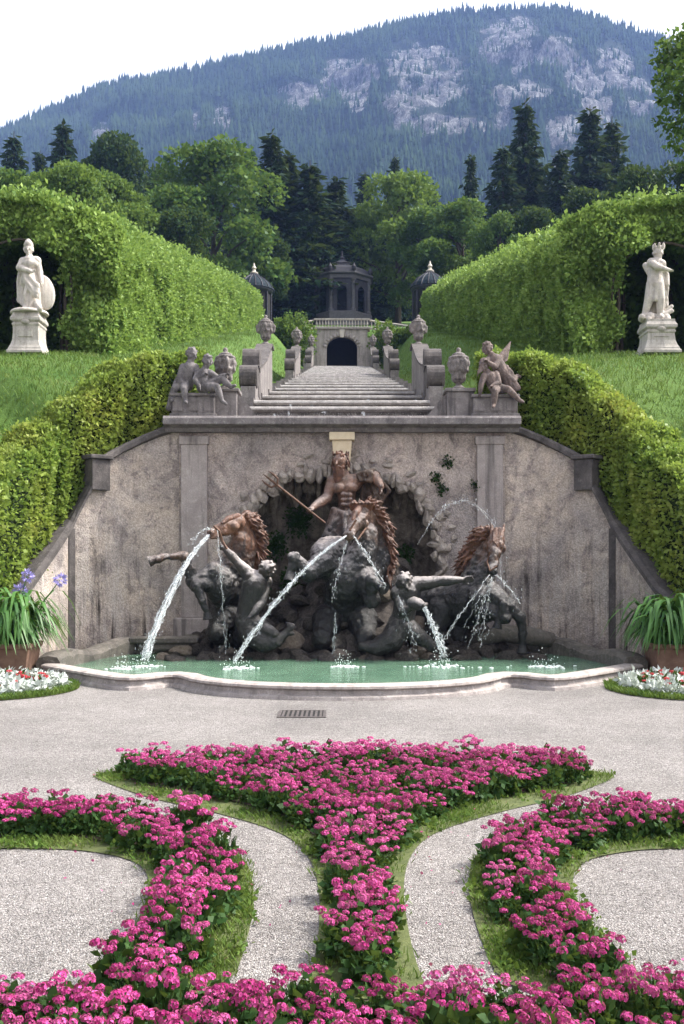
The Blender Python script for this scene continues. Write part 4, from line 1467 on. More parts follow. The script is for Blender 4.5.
def conifer_mesh(seed, nlev, per, leaf):
    r = np.random.default_rng(seed)
    P_, N_ = [], []
    for i in range(nlev):
        q = i / nlev
        z = .06 + .92 * q
        R = .20 * (1 - q) ** 1.0 * r.uniform(.7, 1.15) + .006
        nb = max(4, int(per * (1 - q * .7)))
        for k in range(nb):
            a = 2 * math.pi * (k + r.uniform(-.4, .4)) / nb
            L = R * r.uniform(.6, 1.2)
            m_ = max(9, int(52 * L / .19))
            tt = r.uniform(.12, 1, m_)
            wd = (1 - tt) * .25 + .12
            sx = r.normal(size=m_) * wd * L * .6
            px = np.cos(a) * tt * L - np.sin(a) * sx
            py = np.sin(a) * tt * L + np.cos(a) * sx
            pz = z - tt ** 1.3 * L * .45 + .02 * (tt > .8) + r.normal(size=m_) * .006
            P_.append(np.stack([px, py, pz], 1))
            N_.append(np.stack([np.full(m_, np.cos(a)), np.full(m_, np.sin(a)), np.full(m_, -.5)], 1))
    p, n_ = np.concatenate(P_), np.concatenate(N_)
    V, F = leaf_arrays(p, n_, np.full(len(p), leaf), .22, .7, .35)
    mb = MB().tube([(0, 0, -.03), (0, 0, .3), (0, 0, 1.0)], [.018, .012, .001], 7)
    return np_mesh('crown', V, F), mb.mesh('trunk')


PROTO = {'b': [tree_mesh(s, 15000, l, .023) for s, l in ((1, 24), (2, 30), (3, 18), (4, 27))],
         'c': [conifer_mesh(s, nl, p, .030) for s, nl, p in ((5, 38, 17), (6, 46, 16), (8, 34, 16))]}
TR_N = [0]


def tree(kind, px, py, d, wpx, leafmat, label, variant=0, squash=1.0, group='trees of the wooded slope'):
    c = P(px, py, d)
    g_ = float(ground_z(c[0], d))
    h = c[2] - g_
    name = {'b': 'broadleaf_tree', 'c': 'conifer_tree'}[kind]
    t = bpy.data.objects.new(name, None); COL.objects.link(t)
    t.location = (c[0], d, g_)
    tag(t, label, 'tree', group)
    cm, tm = PROTO[kind][variant % len(PROTO[kind])]
    w0 = .66 if kind == 'b' else .31
    sw = wpx * d / 1000 / w0 * (1.45 if kind == 'c' else 1.0)
    for nm, me_, mt in (('crown', cm, leafmat), ('trunk', tm, 'bark')):
        me2 = me_
        o = bpy.data.objects.new(nm, me2); COL.objects.link(o); o.parent = t
        if not me2.materials: me2.materials.append(None)
        o.material_slots[0].link = 'OBJECT'
        o.material_slots[0].material = M[mt]
        o.scale = (sw, sw, h)
    t.rotation_euler.z = (TR_N[0] * 1.93) % 6.28

    TR_N[0] += 1


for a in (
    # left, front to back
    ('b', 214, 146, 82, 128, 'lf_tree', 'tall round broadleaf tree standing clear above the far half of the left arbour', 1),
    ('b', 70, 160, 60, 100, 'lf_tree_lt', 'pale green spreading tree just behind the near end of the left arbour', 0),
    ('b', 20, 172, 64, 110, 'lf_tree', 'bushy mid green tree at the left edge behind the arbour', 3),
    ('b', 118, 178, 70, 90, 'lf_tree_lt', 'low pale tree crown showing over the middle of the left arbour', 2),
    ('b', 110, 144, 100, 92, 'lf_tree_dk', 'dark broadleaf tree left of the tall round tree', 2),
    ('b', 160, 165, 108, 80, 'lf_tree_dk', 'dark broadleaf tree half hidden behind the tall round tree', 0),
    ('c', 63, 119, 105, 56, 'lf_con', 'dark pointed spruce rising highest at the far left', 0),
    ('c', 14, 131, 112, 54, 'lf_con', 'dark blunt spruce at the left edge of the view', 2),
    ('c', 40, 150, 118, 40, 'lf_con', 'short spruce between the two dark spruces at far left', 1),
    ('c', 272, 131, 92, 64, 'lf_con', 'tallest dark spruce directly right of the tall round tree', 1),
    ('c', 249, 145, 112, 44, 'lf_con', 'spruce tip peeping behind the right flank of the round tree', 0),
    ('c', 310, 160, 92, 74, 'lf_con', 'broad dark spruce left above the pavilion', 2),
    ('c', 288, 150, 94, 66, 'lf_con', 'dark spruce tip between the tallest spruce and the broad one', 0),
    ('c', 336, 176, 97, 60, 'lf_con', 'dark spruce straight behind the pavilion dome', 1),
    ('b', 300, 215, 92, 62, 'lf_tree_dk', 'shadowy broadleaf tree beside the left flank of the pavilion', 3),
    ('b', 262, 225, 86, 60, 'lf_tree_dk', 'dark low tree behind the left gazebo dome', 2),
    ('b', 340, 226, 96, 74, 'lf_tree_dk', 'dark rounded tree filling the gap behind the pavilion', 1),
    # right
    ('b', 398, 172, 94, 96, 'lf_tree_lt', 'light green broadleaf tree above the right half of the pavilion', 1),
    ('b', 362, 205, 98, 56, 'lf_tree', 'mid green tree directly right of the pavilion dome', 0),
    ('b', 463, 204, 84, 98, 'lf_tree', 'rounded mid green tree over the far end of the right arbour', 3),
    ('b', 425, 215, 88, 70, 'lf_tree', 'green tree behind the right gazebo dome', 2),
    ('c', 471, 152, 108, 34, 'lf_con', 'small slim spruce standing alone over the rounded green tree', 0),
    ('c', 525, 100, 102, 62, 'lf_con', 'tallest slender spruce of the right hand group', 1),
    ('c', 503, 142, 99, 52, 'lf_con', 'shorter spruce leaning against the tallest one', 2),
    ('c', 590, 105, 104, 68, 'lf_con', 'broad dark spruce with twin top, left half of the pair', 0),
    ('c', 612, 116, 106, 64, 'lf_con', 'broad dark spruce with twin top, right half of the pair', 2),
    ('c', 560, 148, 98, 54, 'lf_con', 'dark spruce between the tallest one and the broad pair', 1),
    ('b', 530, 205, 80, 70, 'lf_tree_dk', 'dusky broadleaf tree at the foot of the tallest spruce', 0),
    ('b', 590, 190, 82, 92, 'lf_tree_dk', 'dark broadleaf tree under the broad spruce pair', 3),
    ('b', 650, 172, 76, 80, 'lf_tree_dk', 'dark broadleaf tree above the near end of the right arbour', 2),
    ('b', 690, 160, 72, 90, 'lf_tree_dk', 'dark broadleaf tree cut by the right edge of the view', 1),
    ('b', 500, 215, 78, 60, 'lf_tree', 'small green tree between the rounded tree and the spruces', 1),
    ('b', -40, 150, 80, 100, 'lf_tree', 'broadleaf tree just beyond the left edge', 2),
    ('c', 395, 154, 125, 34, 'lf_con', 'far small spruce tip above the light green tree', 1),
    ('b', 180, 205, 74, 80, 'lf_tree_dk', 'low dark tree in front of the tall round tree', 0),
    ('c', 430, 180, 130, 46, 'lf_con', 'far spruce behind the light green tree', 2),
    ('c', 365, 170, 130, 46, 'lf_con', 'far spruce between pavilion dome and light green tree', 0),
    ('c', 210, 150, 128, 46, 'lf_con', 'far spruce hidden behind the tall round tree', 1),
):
    tree(*a[:7], variant=a[7])

# shrubs left and right of the grotto arch
for px, py, d, w, lab in ((297, 315, 62.6, 34, 'fresh green shrub left of the grotto arch'), (385, 324, 62.6, 30, 'fresh green shrub right of the grotto arch'), (284, 320, 62, 24, 'small shrub farther left beside the grotto balustrade'), (405, 331, 60, 26, 'low shrub right of the grotto beside the ramp railing')):
    c = P(px, py, d)
    g_ = float(ground_z(c[0], d)) - .1
    h = c[2] - g_
    nl = 2600
    dd = unit(rng.normal(size=(nl, 3)))
    rr = rng.uniform(.5, 1.08, nl)[:, None]
    p = np.array([c[0], d, g_ + h * .5]) + dd * rr * np.array([w * d / 2000, .8, h * .5]) * (1 + .18 * np.sin(dd * 9).sum(1)[:, None] / 2)
    V, F = leaf_arrays(p, dd, np.full(nl, .17), .36, .9)
    sh = empty('shrub', (c[0], d, g_), lab, 'shrub', 'shrubs beside the grotto')
    put('foliage', np_mesh('foliage', V, F), M['lf_tree_lt'], sh)
    mb = MB()
    for k_ in range(6):
        a = k_ * 1.05
        mb.tube([(c[0], d, g_ - .1), (c[0] + .3 * math.cos(a), d + .3 * math.sin(a), g_ + h * .6)], [.04, .015], 5)
    put('stems', mb.mesh('stems'), M['bark'], sh)

# near tree whose boughs enter at the upper right
nt = empty('broadleaf_tree', (11.6, 29.0, float(ground_z(11.6, 29.0))), 'near tree reaching leafy boughs into the upper right corner', 'tree')
r2 = np.random.default_rng(5)
cl, bough = [], MB()
root = np.array([11.9, 29.0, float(ground_z(11.9, 29.0))])
bough.tube([root - [0, 0, .2], root + [-.1, 0, 3.5], root + [0, .1, 7.0], root + [-.2, 0, 10.0]], [.28, .22, .15, .05], 9)
for px, py, rpx in ((672, 48, 20), (668, 78, 17), (676, 62, 20), (682, 100, 20), (664, 98, 11), (680, 128, 17), (662, 122, 9), (690, 40, 22), (660, 62, 8), (700, 80, 40), (720, 120, 45), (720, 50, 45), (676, 146, 10), (740, 170, 40), (700, 160, 24)):
    c = P(px, py, 28.6 + r2.uniform(-.8, 1.2))
    q = root + [0, 0, max(3.0, c[2] - root[2] - 1.6)]
    bough.tube([q, (q + c) / 2 + [0, 0, .25], c], [.06, .04, .012], 5)
    nl = int(rpx ** 2 * .55)
    dd = unit(r2.normal(size=(nl, 3)))
    cl.append((c + dd * (r2.uniform(.2, 1.1, nl)[:, None] * rpx * .0286) * np.array([1, 1, .7]), dd))
p = np.concatenate([a for a, b in cl]); dd = np.concatenate([b for a, b in cl])
V, F = leaf_arrays(p, dd, np.full(len(p), .15), .36, .9, .2)
put('crown', np_mesh('crown', V, F), M['lf_tree'], nt)
put('trunk', bough.mesh('trunk'), M['bark'], nt)

# ------------------------------------------------------------------ parterre beds
BX = .09
C_OUT = [(0, 7.62), (.5, 7.62), (1.0, 7.58), (1.45, 7.48), (1.75, 7.36), (1.9, 7.20), (1.74, 6.96), (1.33, 6.48), (1.0, 6.24), (.72, 5.98), (.5, 5.75), (.35, 5.5), (.25, 5.15), (.20, 4.75), (.185, 4.3), (.19, 3.85), (.22, 3.5)]
C_FLO = [(0, 7.58), (1.0, 7.52), (1.45, 7.40), (1.74, 7.20), (1.35, 6.78), (.95, 6.52), (.65, 6.26), (.42, 5.95), (.24, 5.6), (.15, 5.2), (.10, 4.75), (.085, 4.3), (.10, 3.6)]
S_OUT = [(3.2, 5.98), (2.6, 6.0), (1.9, 6.02), (1.4, 5.95), (1.0, 5.78), (.72, 5.45), (.56, 5.07), (.49, 4.6), (.47, 4.1), (.49, 3.5)]
S_IN = [(1.06, 3.5), (.99, 3.85), (.955, 4.35), (1.0, 4.78), (1.13, 5.12), (1.42, 5.3), (1.7, 5.35), (2.6, 5.33), (3.2, 5.3)]
S_FOUT = [(3.2, 5.95), (2.6, 5.97), (1.9, 5.98), (1.4, 5.90), (1.02, 5.70), (.80, 5.4), (.675, 5.0), (.615, 4.6), (.62, 4.1), (.68, 3.55)]
S_FIN = [(.93, 3.55), (.87, 3.85), (.825, 4.35), (.88, 4.8), (1.03, 5.17), (1.35, 5.47), (1.7, 5.55), (2.6, 5.55), (3.2, 5.5)]
BASE = [(-2.6, 3.46), (2.6, 3.46), (2.6, 2.3), (-2.6, 2.3)]


def mirror_poly(h): return [(BX + u, y) for u, y in h] + [(BX - u, y) for u, y in h[::-1] if u > 0]
def side_poly(o_, i_, s): return [(BX + s * u, y) for u, y in o_ + i_]


def smooth_poly(p, it=2):
    for _ in range(it):
        q = []
        for i in range(len(p)):
            a, b = np.array(p[i]), np.array(p[(i + 1) % len(p)])
            q += [tuple(a * .75 + b * .25), tuple(a * .25 + b * .75)]
        p = q
    return p


def sheet(name, poly, z, mat):
    bm = bmesh.new()
    f = bm.faces.new([bm.verts.new((x, y, z)) for x, y in poly])
    if f.normal.z < 0: f.normal_flip()
    bm.normal_update()
    me = bpy.data.meshes.new(name); bm.to_mesh(me); bm.free()
    return put(name, me, mat)


polys_out = [smooth_poly(mirror_poly(C_OUT)), smooth_poly(side_poly(S_OUT, S_IN, -1)), smooth_poly(side_poly(S_OUT, S_IN, 1))]
polys_flo = [smooth_poly(mirror_poly(C_FLO)), smooth_poly(side_poly(S_FOUT, S_FIN, -1)), smooth_poly(side_poly(S_FOUT, S_FIN, 1))]
for i, p in enumerate(polys_out):
    tag(sheet('turf_edging', p, .005 + .001 * i, M['turf']), kind='structure')
for i, p in enumerate(polys_flo):
    tag(sheet('bed_soil', p, .012 + .001 * i, M['soil']), kind='structure')
tag(sheet('bed_soil', BASE, .018, M['soil']), kind='structure')

# grass of the edging
acc = []
for po, pf, cnt in zip(polys_out, polys_flo, (70000, 60000, 60000)):
    a = np.array(po)
    c = np.stack([rng.uniform(a[:, 0].min(), a[:, 0].max(), cnt), rng.uniform(a[:, 1].min(), a[:, 1].max(), cnt)], 1)
    jit = rng.normal(size=c.shape) * .016
    c = c[inside(po, c + jit) & (np.abs(c[:, 0]) < 2.4)]
    inn = inside(pf, c)
    keep = ~inn | (rng.uniform(size=len(c)) < .06)
    dens = noise_np(np.column_stack([c, np.zeros(len(c))]), 6.0) * .9 + .40
    keep &= rng.uniform(size=len(c)) < dens
    c = c[keep]
    acc.append(blades(np.column_stack([c, np.full(len(c), .004)]), .032, .0026, 1.1))
V, F = cat_arrays(acc)
tag(put('edging_grass', np_mesh('edging_grass', V, F), M['lf_grass']), 'uneven turf edging of short grass along the flower beds', 'grass', kind='stuff')

acc = []
for po, pf in zip(polys_out, polys_flo):
    a = np.array(po)
    c = np.stack([rng.uniform(a[:, 0].min(), a[:, 0].max(), 2600), rng.uniform(a[:, 1].min(), a[:, 1].max(), 2600)], 1)
    c = c[inside(po, c) & ~inside(pf, c) & (np.abs(c[:, 0]) < 2.4)]
    c = c[noise_np(np.column_stack([c, np.zeros(len(c))]), 5.0, 2.0) > -.1]
    c = np.repeat(c, 9, 0) + rng.normal(size=(len(c) * 9, 2)) * .016
    acc.append(leaf_arrays(np.column_stack([c, rng.uniform(.008, .03, len(c))]), np.tile([0, 0, .8], (len(c), 1)), np.full(len(c), .022), .42, 1.2))
V, F = cat_arrays(acc)
tag(put('edging_weeds', np_mesh('edging_weeds', V, F), M['lf_tree_lt']), 'small broad leaved weeds in the turf edging', 'weeds', kind='stuff')
# fallen petals and leaves near the beds
acc = []
for pf in polys_flo:
    a = np.array(pf)
    q = a[rng.integers(0, len(a), 160)] + rng.normal(size=(160, 2)) * .16
    acc.append(leaf_arrays(np.column_stack([q, np.full(160, .012)]), rng.normal(size=(160, 3)) * [1, 1, .1], np.full(160, .014), .4, .2))
V, F = cat_arrays(acc)
tag(put('fallen_petals', np_mesh('fallen_petals', V, F), M['petal']), 'fallen magenta petals strewn along the bed edges', 'petals', kind='stuff')

# loose stones lying on the gravel near by
n = 16000
c = np.stack([rng.uniform(-2.4, 2.4, n), 3.2 + 5.5 * rng.uniform(size=n) ** 1.4], 1)
okk = np.ones(n, bool)
for p in polys_out: okk &= ~inside(p, c)
c = c[okk]; n = len(c)
r = rng.uniform(.0022, .006, n)
ico = np.array([(1, 0, 0), (-.5, .87, 0), (-.5, -.87, 0), (0, 0, .8), (.3, .2, -.5)])
V = (c_ := np.column_stack([c, r * .35]))[:, None, :] + ico[None] * r[:, None, None] * rng.uniform(.6, 1.3, (n, 5, 1))
F = (np.arange(n)[:, None, None] * 5 + np.array([[0, 1, 3], [1, 2, 3], [2, 0, 3]])[None]).reshape(-1, 3)
k = NT('loose_stone')
ri = k.n('ShaderNodeNewGeometry').outputs['Random Per Island']
M['pebble'] = k.pbr(k.ramp(ri, [(0, (.07, .06, .056)), (.5, (.24, .21, .2)), (.9, (.38, .34, .32)), (1, (.52, .49, .47))]), .85)
tag(put('loose_gravel', np_mesh('loose_gravel', V.reshape(-1, 3), F), M['pebble']), 'loose gravel stones scattered on the paths', 'gravel', kind='stuff')

# leaf litter and weeds in the beds
acc = []
for pf in polys_flo + [BASE]:
    a = np.array(pf)
    c = np.stack([rng.uniform(a[:, 0].min(), a[:, 0].max(), 14000), rng.uniform(a[:, 1].min(), a[:, 1].max(), 14000)], 1)
    c = c[inside(pf, c) & (np.abs(c[:, 0]) < 2.4)]
    acc.append(leaf_arrays(np.column_stack([c, rng.uniform(.012, .07, len(c))]), np.tile([0, 0, 1.0], (len(c), 1)), np.full(len(c), .028), .4, 1.1))
V, F = cat_arrays(acc)
tag(put('bed_undergrowth', np_mesh('bed_undergrowth', V, F), M['lf_flower']), 'low green undergrowth between the pink flowers', 'ground cover', kind='stuff')


def flower_head(r, c, up, acc, rs):
    """rounded umbel made of small five-petalled florets"""
    nf = 30
    i = np.arange(nf) + .5
    phi = np.arccos(1 - i / nf * 1.15); th = math.pi * (1 + 5 ** .5) * i + rs.uniform(0, 6)
    d = np.stack([np.cos(th) * np.sin(phi), np.sin(th) * np.sin(phi), np.cos(phi)], 1)
    d = unit(d + rs.normal(size=d.shape) * .22)
    pos = c + d * np.array([r, r, r * .62]) * rs.uniform(.75, 1.15, (nf, 1))
    fr = r * .34
    for p, n_ in zip(pos, d):
        n_ = n_ / np.linalg.norm(n_)
        a = np.cross(n_, [.3, .5, .8]); a /= np.linalg.norm(a); b = np.cross(n_, a)
        a0 = rs.uniform(0, 6.28)
        V = [p - n_ * fr * .25]
        for k in range(10):
            an = a0 + 2 * math.pi * k / 10
            q = fr * (1.0 if k % 2 == 0 else .62)
            V.append(p + (a * math.cos(an) + b * math.sin(an)) * q + n_ * fr * .12)
        acc.append((np.array(V), np.array([[0, 1 + k, 1 + (k + 1) % 10] for k in range(10)])))


def plant_proto(seed):
    rs = np.random.default_rng(seed)
    nl = 170
    dd = unit(rs.normal(size=(nl, 3)) * [1, 1, .7] + [0, 0, .3])
    p = dd * np.array([.078, .078, .12]) * rs.uniform(.4, 1.05, (nl, 1))
    p[:, 2] = np.abs(p[:, 2]) * .95 + .012
    leaves = leaf_arrays(p, dd, np.full(nl, .036), .42, .9)
    lv = np_mesh('foliage', *leaves); lv.materials.append(M['lf_flower'])
    acc, pts = [], []
    nh = int(rs.integers(7, 15))
    tall = rs.uniform(.85, 1.15)
    for _ in range(200):
        q = rs.uniform(-.085, .085, 2)
        if np.hypot(*q) < .085 and all(np.hypot(*(q - o_)) > .029 for o_ in pts): pts.append(q)
        if len(pts) >= nh: break
    for q in pts:
        z = (.150 - .6 * np.hypot(*q) ** 1.4) * tall + rs.uniform(-.035, .02)
        flower_head(rs.uniform(.012, .023), np.array([q[0], q[1], z]), None, acc, rs)
    blooms = cat_arrays(acc)
    fl = np_mesh('blossoms', *blooms); fl.materials.append(M['petal'])
    sm = MB()
    for q in pts: sm.tube([(q[0] * .3, q[1] * .3, 0), (q[0], q[1], (.150 - .6 * np.hypot(*q) ** 1.4) * tall - .03)], .002, 4)
    sme = sm.mesh('stems'); sme.materials.append(M['lf_flower'])
    return lv, fl, sme, leaves, blooms


PL = [plant_proto(100 + i) for i in range(12)]


def plant_at(x, y, s, label, group):
    lv, fl, sme, _, _ = random.choice(PL)
    o = bpy.data.objects.new('flower_plant', lv); COL.objects.link(o)
    o.location = (x, y, .012); o.rotation_euler = (random.uniform(-.15, .15), random.uniform(-.15, .15), random.uniform(0, 6.28)); o.scale = (s, s, s * random.uniform(.8, 1.2))
    tag(o, label, 'flower', group)
    for nm, me_ in (('blossoms', fl), ('stems', sme)):
        c = bpy.data.objects.new(nm, me_); COL.objects.link(c); c.parent = o


def poisson(poly, dmin, tries):
    a = np.array(poly)
    r_ = np.random.default_rng(len(poly))
    c = np.stack([r_.uniform(a[:, 0].min(), a[:, 0].max(), tries), r_.uniform(a[:, 1].min(), a[:, 1].max(), tries)], 1)
    c = c[inside(poly, c) & (np.abs(c[:, 0]) < .35 * c[:, 1] + .95)]
    out = np.empty((0, 2))
    for q in c:
        if len(out) == 0 or np.min(np.sum((out - q) ** 2, 1)) > dmin ** 2: out = np.vstack([out, q])
    return [tuple(q) for q in out]


beds = [(polys_flo[0], .122, 'magenta flower plant in the broad central crescent bed', 'magenta plants of the central bed'),
        (polys_flo[1], .122, 'magenta flower plant in the curling bed left of the left path', 'magenta plants of the left bed'),
        (polys_flo[2], .122, 'magenta flower plant in the curling bed right of the right path', 'magenta plants of the right bed'),
        ([(-2.3, 3.36), (2.3, 3.36), (2.3, 2.75), (-2.3, 2.75)], .125, 'magenta flower plant in the front band across the bottom', 'magenta plants of the front band')]
placed = []
for bi, (poly, dm, lab, grp) in enumerate(beds):
    for x, y in poisson(poly, dm, 9000):
        if y < 3.3 and bi < 3: continue
        if all((x - q[0]) ** 2 + (y - q[1]) ** 2 > .09 ** 2 for q in placed): placed.append((x, y, lab, grp))
placed.sort(key=lambda q: q[1] + 100 * (abs(q[0]) > .35 * q[1] + .12 or q[1] < 2.85))   # those in view first, nearest first
far = [[], []]
for i, (x, y, lab, grp) in enumerate(placed):
    sc_ = random.uniform(.82, 1.2)
    if i < 300:
        plant_at(x, y, sc_, lab, grp)
    else:
        pr = random.choice(PL); an = random.uniform(0, 6.28)
        Rz = np.array([[math.cos(an), -math.sin(an), 0], [math.sin(an), math.cos(an), 0], [0, 0, 1]])
        for k_ in (0, 1): far[k_].append(((pr[3 + k_][0] @ Rz.T) * sc_ + [x, y, .012], pr[3 + k_][1]))
print('flower plants', len(placed))
if far[0]:
    Va, Fa = cat_arrays(far[0]); Vb, Fb = cat_arrays(far[1])
    o = put('crescent_flowers', np_mesh('crescent_flowers', np.concatenate([Va, Vb]), [Fa, Fb + len(Va)]))
    o.data.materials.append(M['lf_flower']); o.data.materials.append(M['petal'])
    o.data.polygons.foreach_set('material_index', np.concatenate([np.zeros(len(Fa), np.int32), np.ones(len(Fb), np.int32)]))
    tag(o, 'mass of small magenta flowers in the far crescent and outer ends of the beds', 'flowers', kind='stuff')

# round beds with silver plants and red flowers, and the planters behind them
def small_plant(kind, x, y, lab, grp):
    rs = np.random.default_rng(int(abs(x * 1000) + y * 77))
    nl = 90
    dd = unit(rs.normal(size=(nl, 3)) * [1, 1, .8] + [0, 0, .5])
    p = dd * np.array([.10, .10, .14]) * rs.uniform(.3, 1.0, (nl, 1)); p[:, 2] = np.abs(p[:, 2])
    V, F = leaf_arrays(p + [x, y, .03], dd, np.full(nl, .07), .26, .8)
    o = put('silver_plant' if kind == 's' else 'red_flower', np_mesh('foliage', V, F), M['lf_silver' if kind == 's' else 'lf_flower'])
    base_at(o, (x, y, .02))
    tag(o, lab, 'plant' if kind == 's' else 'flower', grp)
    if kind == 'r':
        acc = []
        for _ in range(5): flower_head(rs.uniform(.022, .036), np.array([x + rs.normal() * .08, y + rs.normal() * .08, .155 + rs.uniform(-.05, .04)]), None, acc, rs)
        V, F = cat_arrays(acc)
        put('blossoms', np_mesh('blossoms', V, F), M['petal_red'], o)


for s, side in ((-1, 'left'), (1, 'right')):
    cx, cy, R, Ry = s * 4.2, 12.05, 1.0, 1.05
    poly = [(cx + R * math.cos(a), cy + Ry * math.sin(a)) for a in np.linspace(0, 2 * math.pi, 40)[:-1]]
    tag(sheet('turf_edging', poly, .008, M['turf']), kind='structure')
    c = np.stack([rng.uniform(cx - R, cx + R, 26000), rng.uniform(cy - Ry, cy + Ry, 26000)], 1)
    e = np.hypot((c[:, 0] - cx) / R, (c[:, 1] - cy) / Ry)
    c = c[(e < 1) & (e > .68)]
    V, F = blades(np.column_stack([c, np.full(len(c), .006)]), .06, .0045, 1.0)
    tag(put('round_bed_grass', np_mesh('round_bed_grass', V, F), M['lf_grass']), f'ring of green grass round the {side} silver bed', 'grass', kind='stuff')
    k_ = 0
    for rr, cnt in ((.74, 26), (.56, 19), (.38, 12), (.18, 6)):
        for i in range(cnt):
            a = 2 * math.pi * (i + .5 * (k_ % 2)) / cnt
            kind = 'r' if (k_ in (1, 2) and i % 3 == 0) else 's'
            small_plant(kind, cx + R * rr * math.cos(a) + random.uniform(-.03, .03), cy + Ry * rr * math.sin(a) + random.uniform(-.03, .03),
                        f'silvery white leaved plant in the {side} round bed' if kind == 's' else f'red flowering plant among the silver leaves of the {side} round bed',
                        f'{"silver" if kind == "s" else "red"} plants of the {side} round bed')
        k_ += 1
    # planter
    px_ = s * 4.48; py_ = 13.6
    pl = empty('planter', (px_, py_, 0), f'square terracotta planter at the foot of the {side} wing wall', 'planter', 'terracotta planters')
    mb = MB().lathe([(.40, 0), (.40, .04), (.36, .06), (.42, .38), (.45, .385), (.46, .45), (.42, .455), (.40, .43)], (px_, py_, 0), 4, rot=math.pi / 4)
    put('tub', mb.mesh('tub'), M['terracotta'], pl, bevel=.012)
    put('soil', MB().box(px_ - .27, px_ + .27, py_ - .27, py_ + .27, .40, .437).mesh('soil'), M['soil'], pl)
    # strap-leaved lily
    V, F = [], []
    rs = np.random.default_rng(31 + s)
    nleaf = 340
    for i in range(nleaf):
        a = rs.uniform(0, 6.28); L = rs.uniform(.8, 1.4); rise = rs.uniform(.7, 1.75)
        b0 = np.array([px_ + rs.normal() * .12, py_ + rs.normal() * .12, .44])
        dirh = np.array([math.cos(a), math.sin(a), 0]); sd_ = np.array([-math.sin(a), math.cos(a), 0])
        n0 = len(V); ns = 7
        for j in range(ns):
            t_ = j / (ns - 1)
            x_ = L * .60 * t_ ** 1.15
            z_ = L * (rise * t_ - (rise * .75 + .28) * t_ ** 2.3)
            w_ = .030 * (1 - t_ ** 3) + .001
            c_ = b0 + dirh * x_ + np.array([0, 0, z_])
            V += [tuple(c_ - sd_ * w_), tuple(c_ + sd_ * w_)]
        for j in range(ns - 1): F.append((n0 + 2 * j, n0 + 2 * j + 1, n0 + 2 * j + 3, n0 + 2 * j + 2))
    ag = empty('lily_plant', (px_, py_, .437), f'strap leaved lily filling the {side} planter' + (' with violet blooms' if s < 0 else ''), 'plant', 'strap leaved lilies in planters')
    put('leaves', np_mesh('leaves', V, F), M['lf_strap'], ag)
    if s < 0:
        for fx, fy in ((27, 576), (60, 580), (20, 590)):
            tip = P(fx, fy, py_ + rs.uniform(-.15, .15))
            stalk = put('flower_stalk', MB().tube([(px_, py_, .44), ((px_ * .6 + tip[0] * .4), tip[1], tip[2] * .6), tuple(tip)], .007, 5).mesh('flower_stalk'), M['lf_strap'], ag)
            nl = 90
            dd = unit(rs.normal(size=(nl, 3)))
            V, F = leaf_arrays(tip + dd * .05, dd, np.full(nl, .05), .25, .4)
            put('bloom', np_mesh('bloom', V, F), M['petal_violet'], stalk)

# ------------------------------------------------------------------ sculpture tools
def hand(mb, w, d, palm, s, curl=.5):
    """palm and five separate fingers; w wrist, d direction, palm palm normal, s = hand length"""
    w = np.asarray(w, float)
    d = unit(np.asarray(d, float)); palm = np.asarray(palm, float)
    palm = unit(palm - d * (palm @ d)); sd = np.cross(d, palm)
    for k_ in (-1, 0, 1):
        mb.cap(w, w + d * s * .45 + sd * s * .14 * k_, s * .13, s * .115, seg=10)
    for k_, ln in enumerate((.42, .5, .46, .36)):
        b = w + d * s * .45 + sd * s * (.21 - .14 * k_)
        m_ = b + (d * math.cos(curl * .6) + palm * math.sin(curl * .6)) * s * ln * .55
        e = m_ + (d * math.cos(curl * 1.6) + palm * math.sin(curl * 1.6)) * s * ln * .5
        mb.cap(b, m_, s * .068, s * .06, seg=8).cap(m_, e, s * .06, s * .045, seg=8)
    b = w + d * s * .15 + sd * s * .17
    m_ = b + unit(d * .7 + sd * .6 + palm * .3) * s * .26
    mb.cap(b, m_, s * .085, s * .07, seg=8).cap(m_, m_ + unit(d * .9 + sd * .1 + palm * .5) * s * .2, s * .07, s * .05, seg=8)


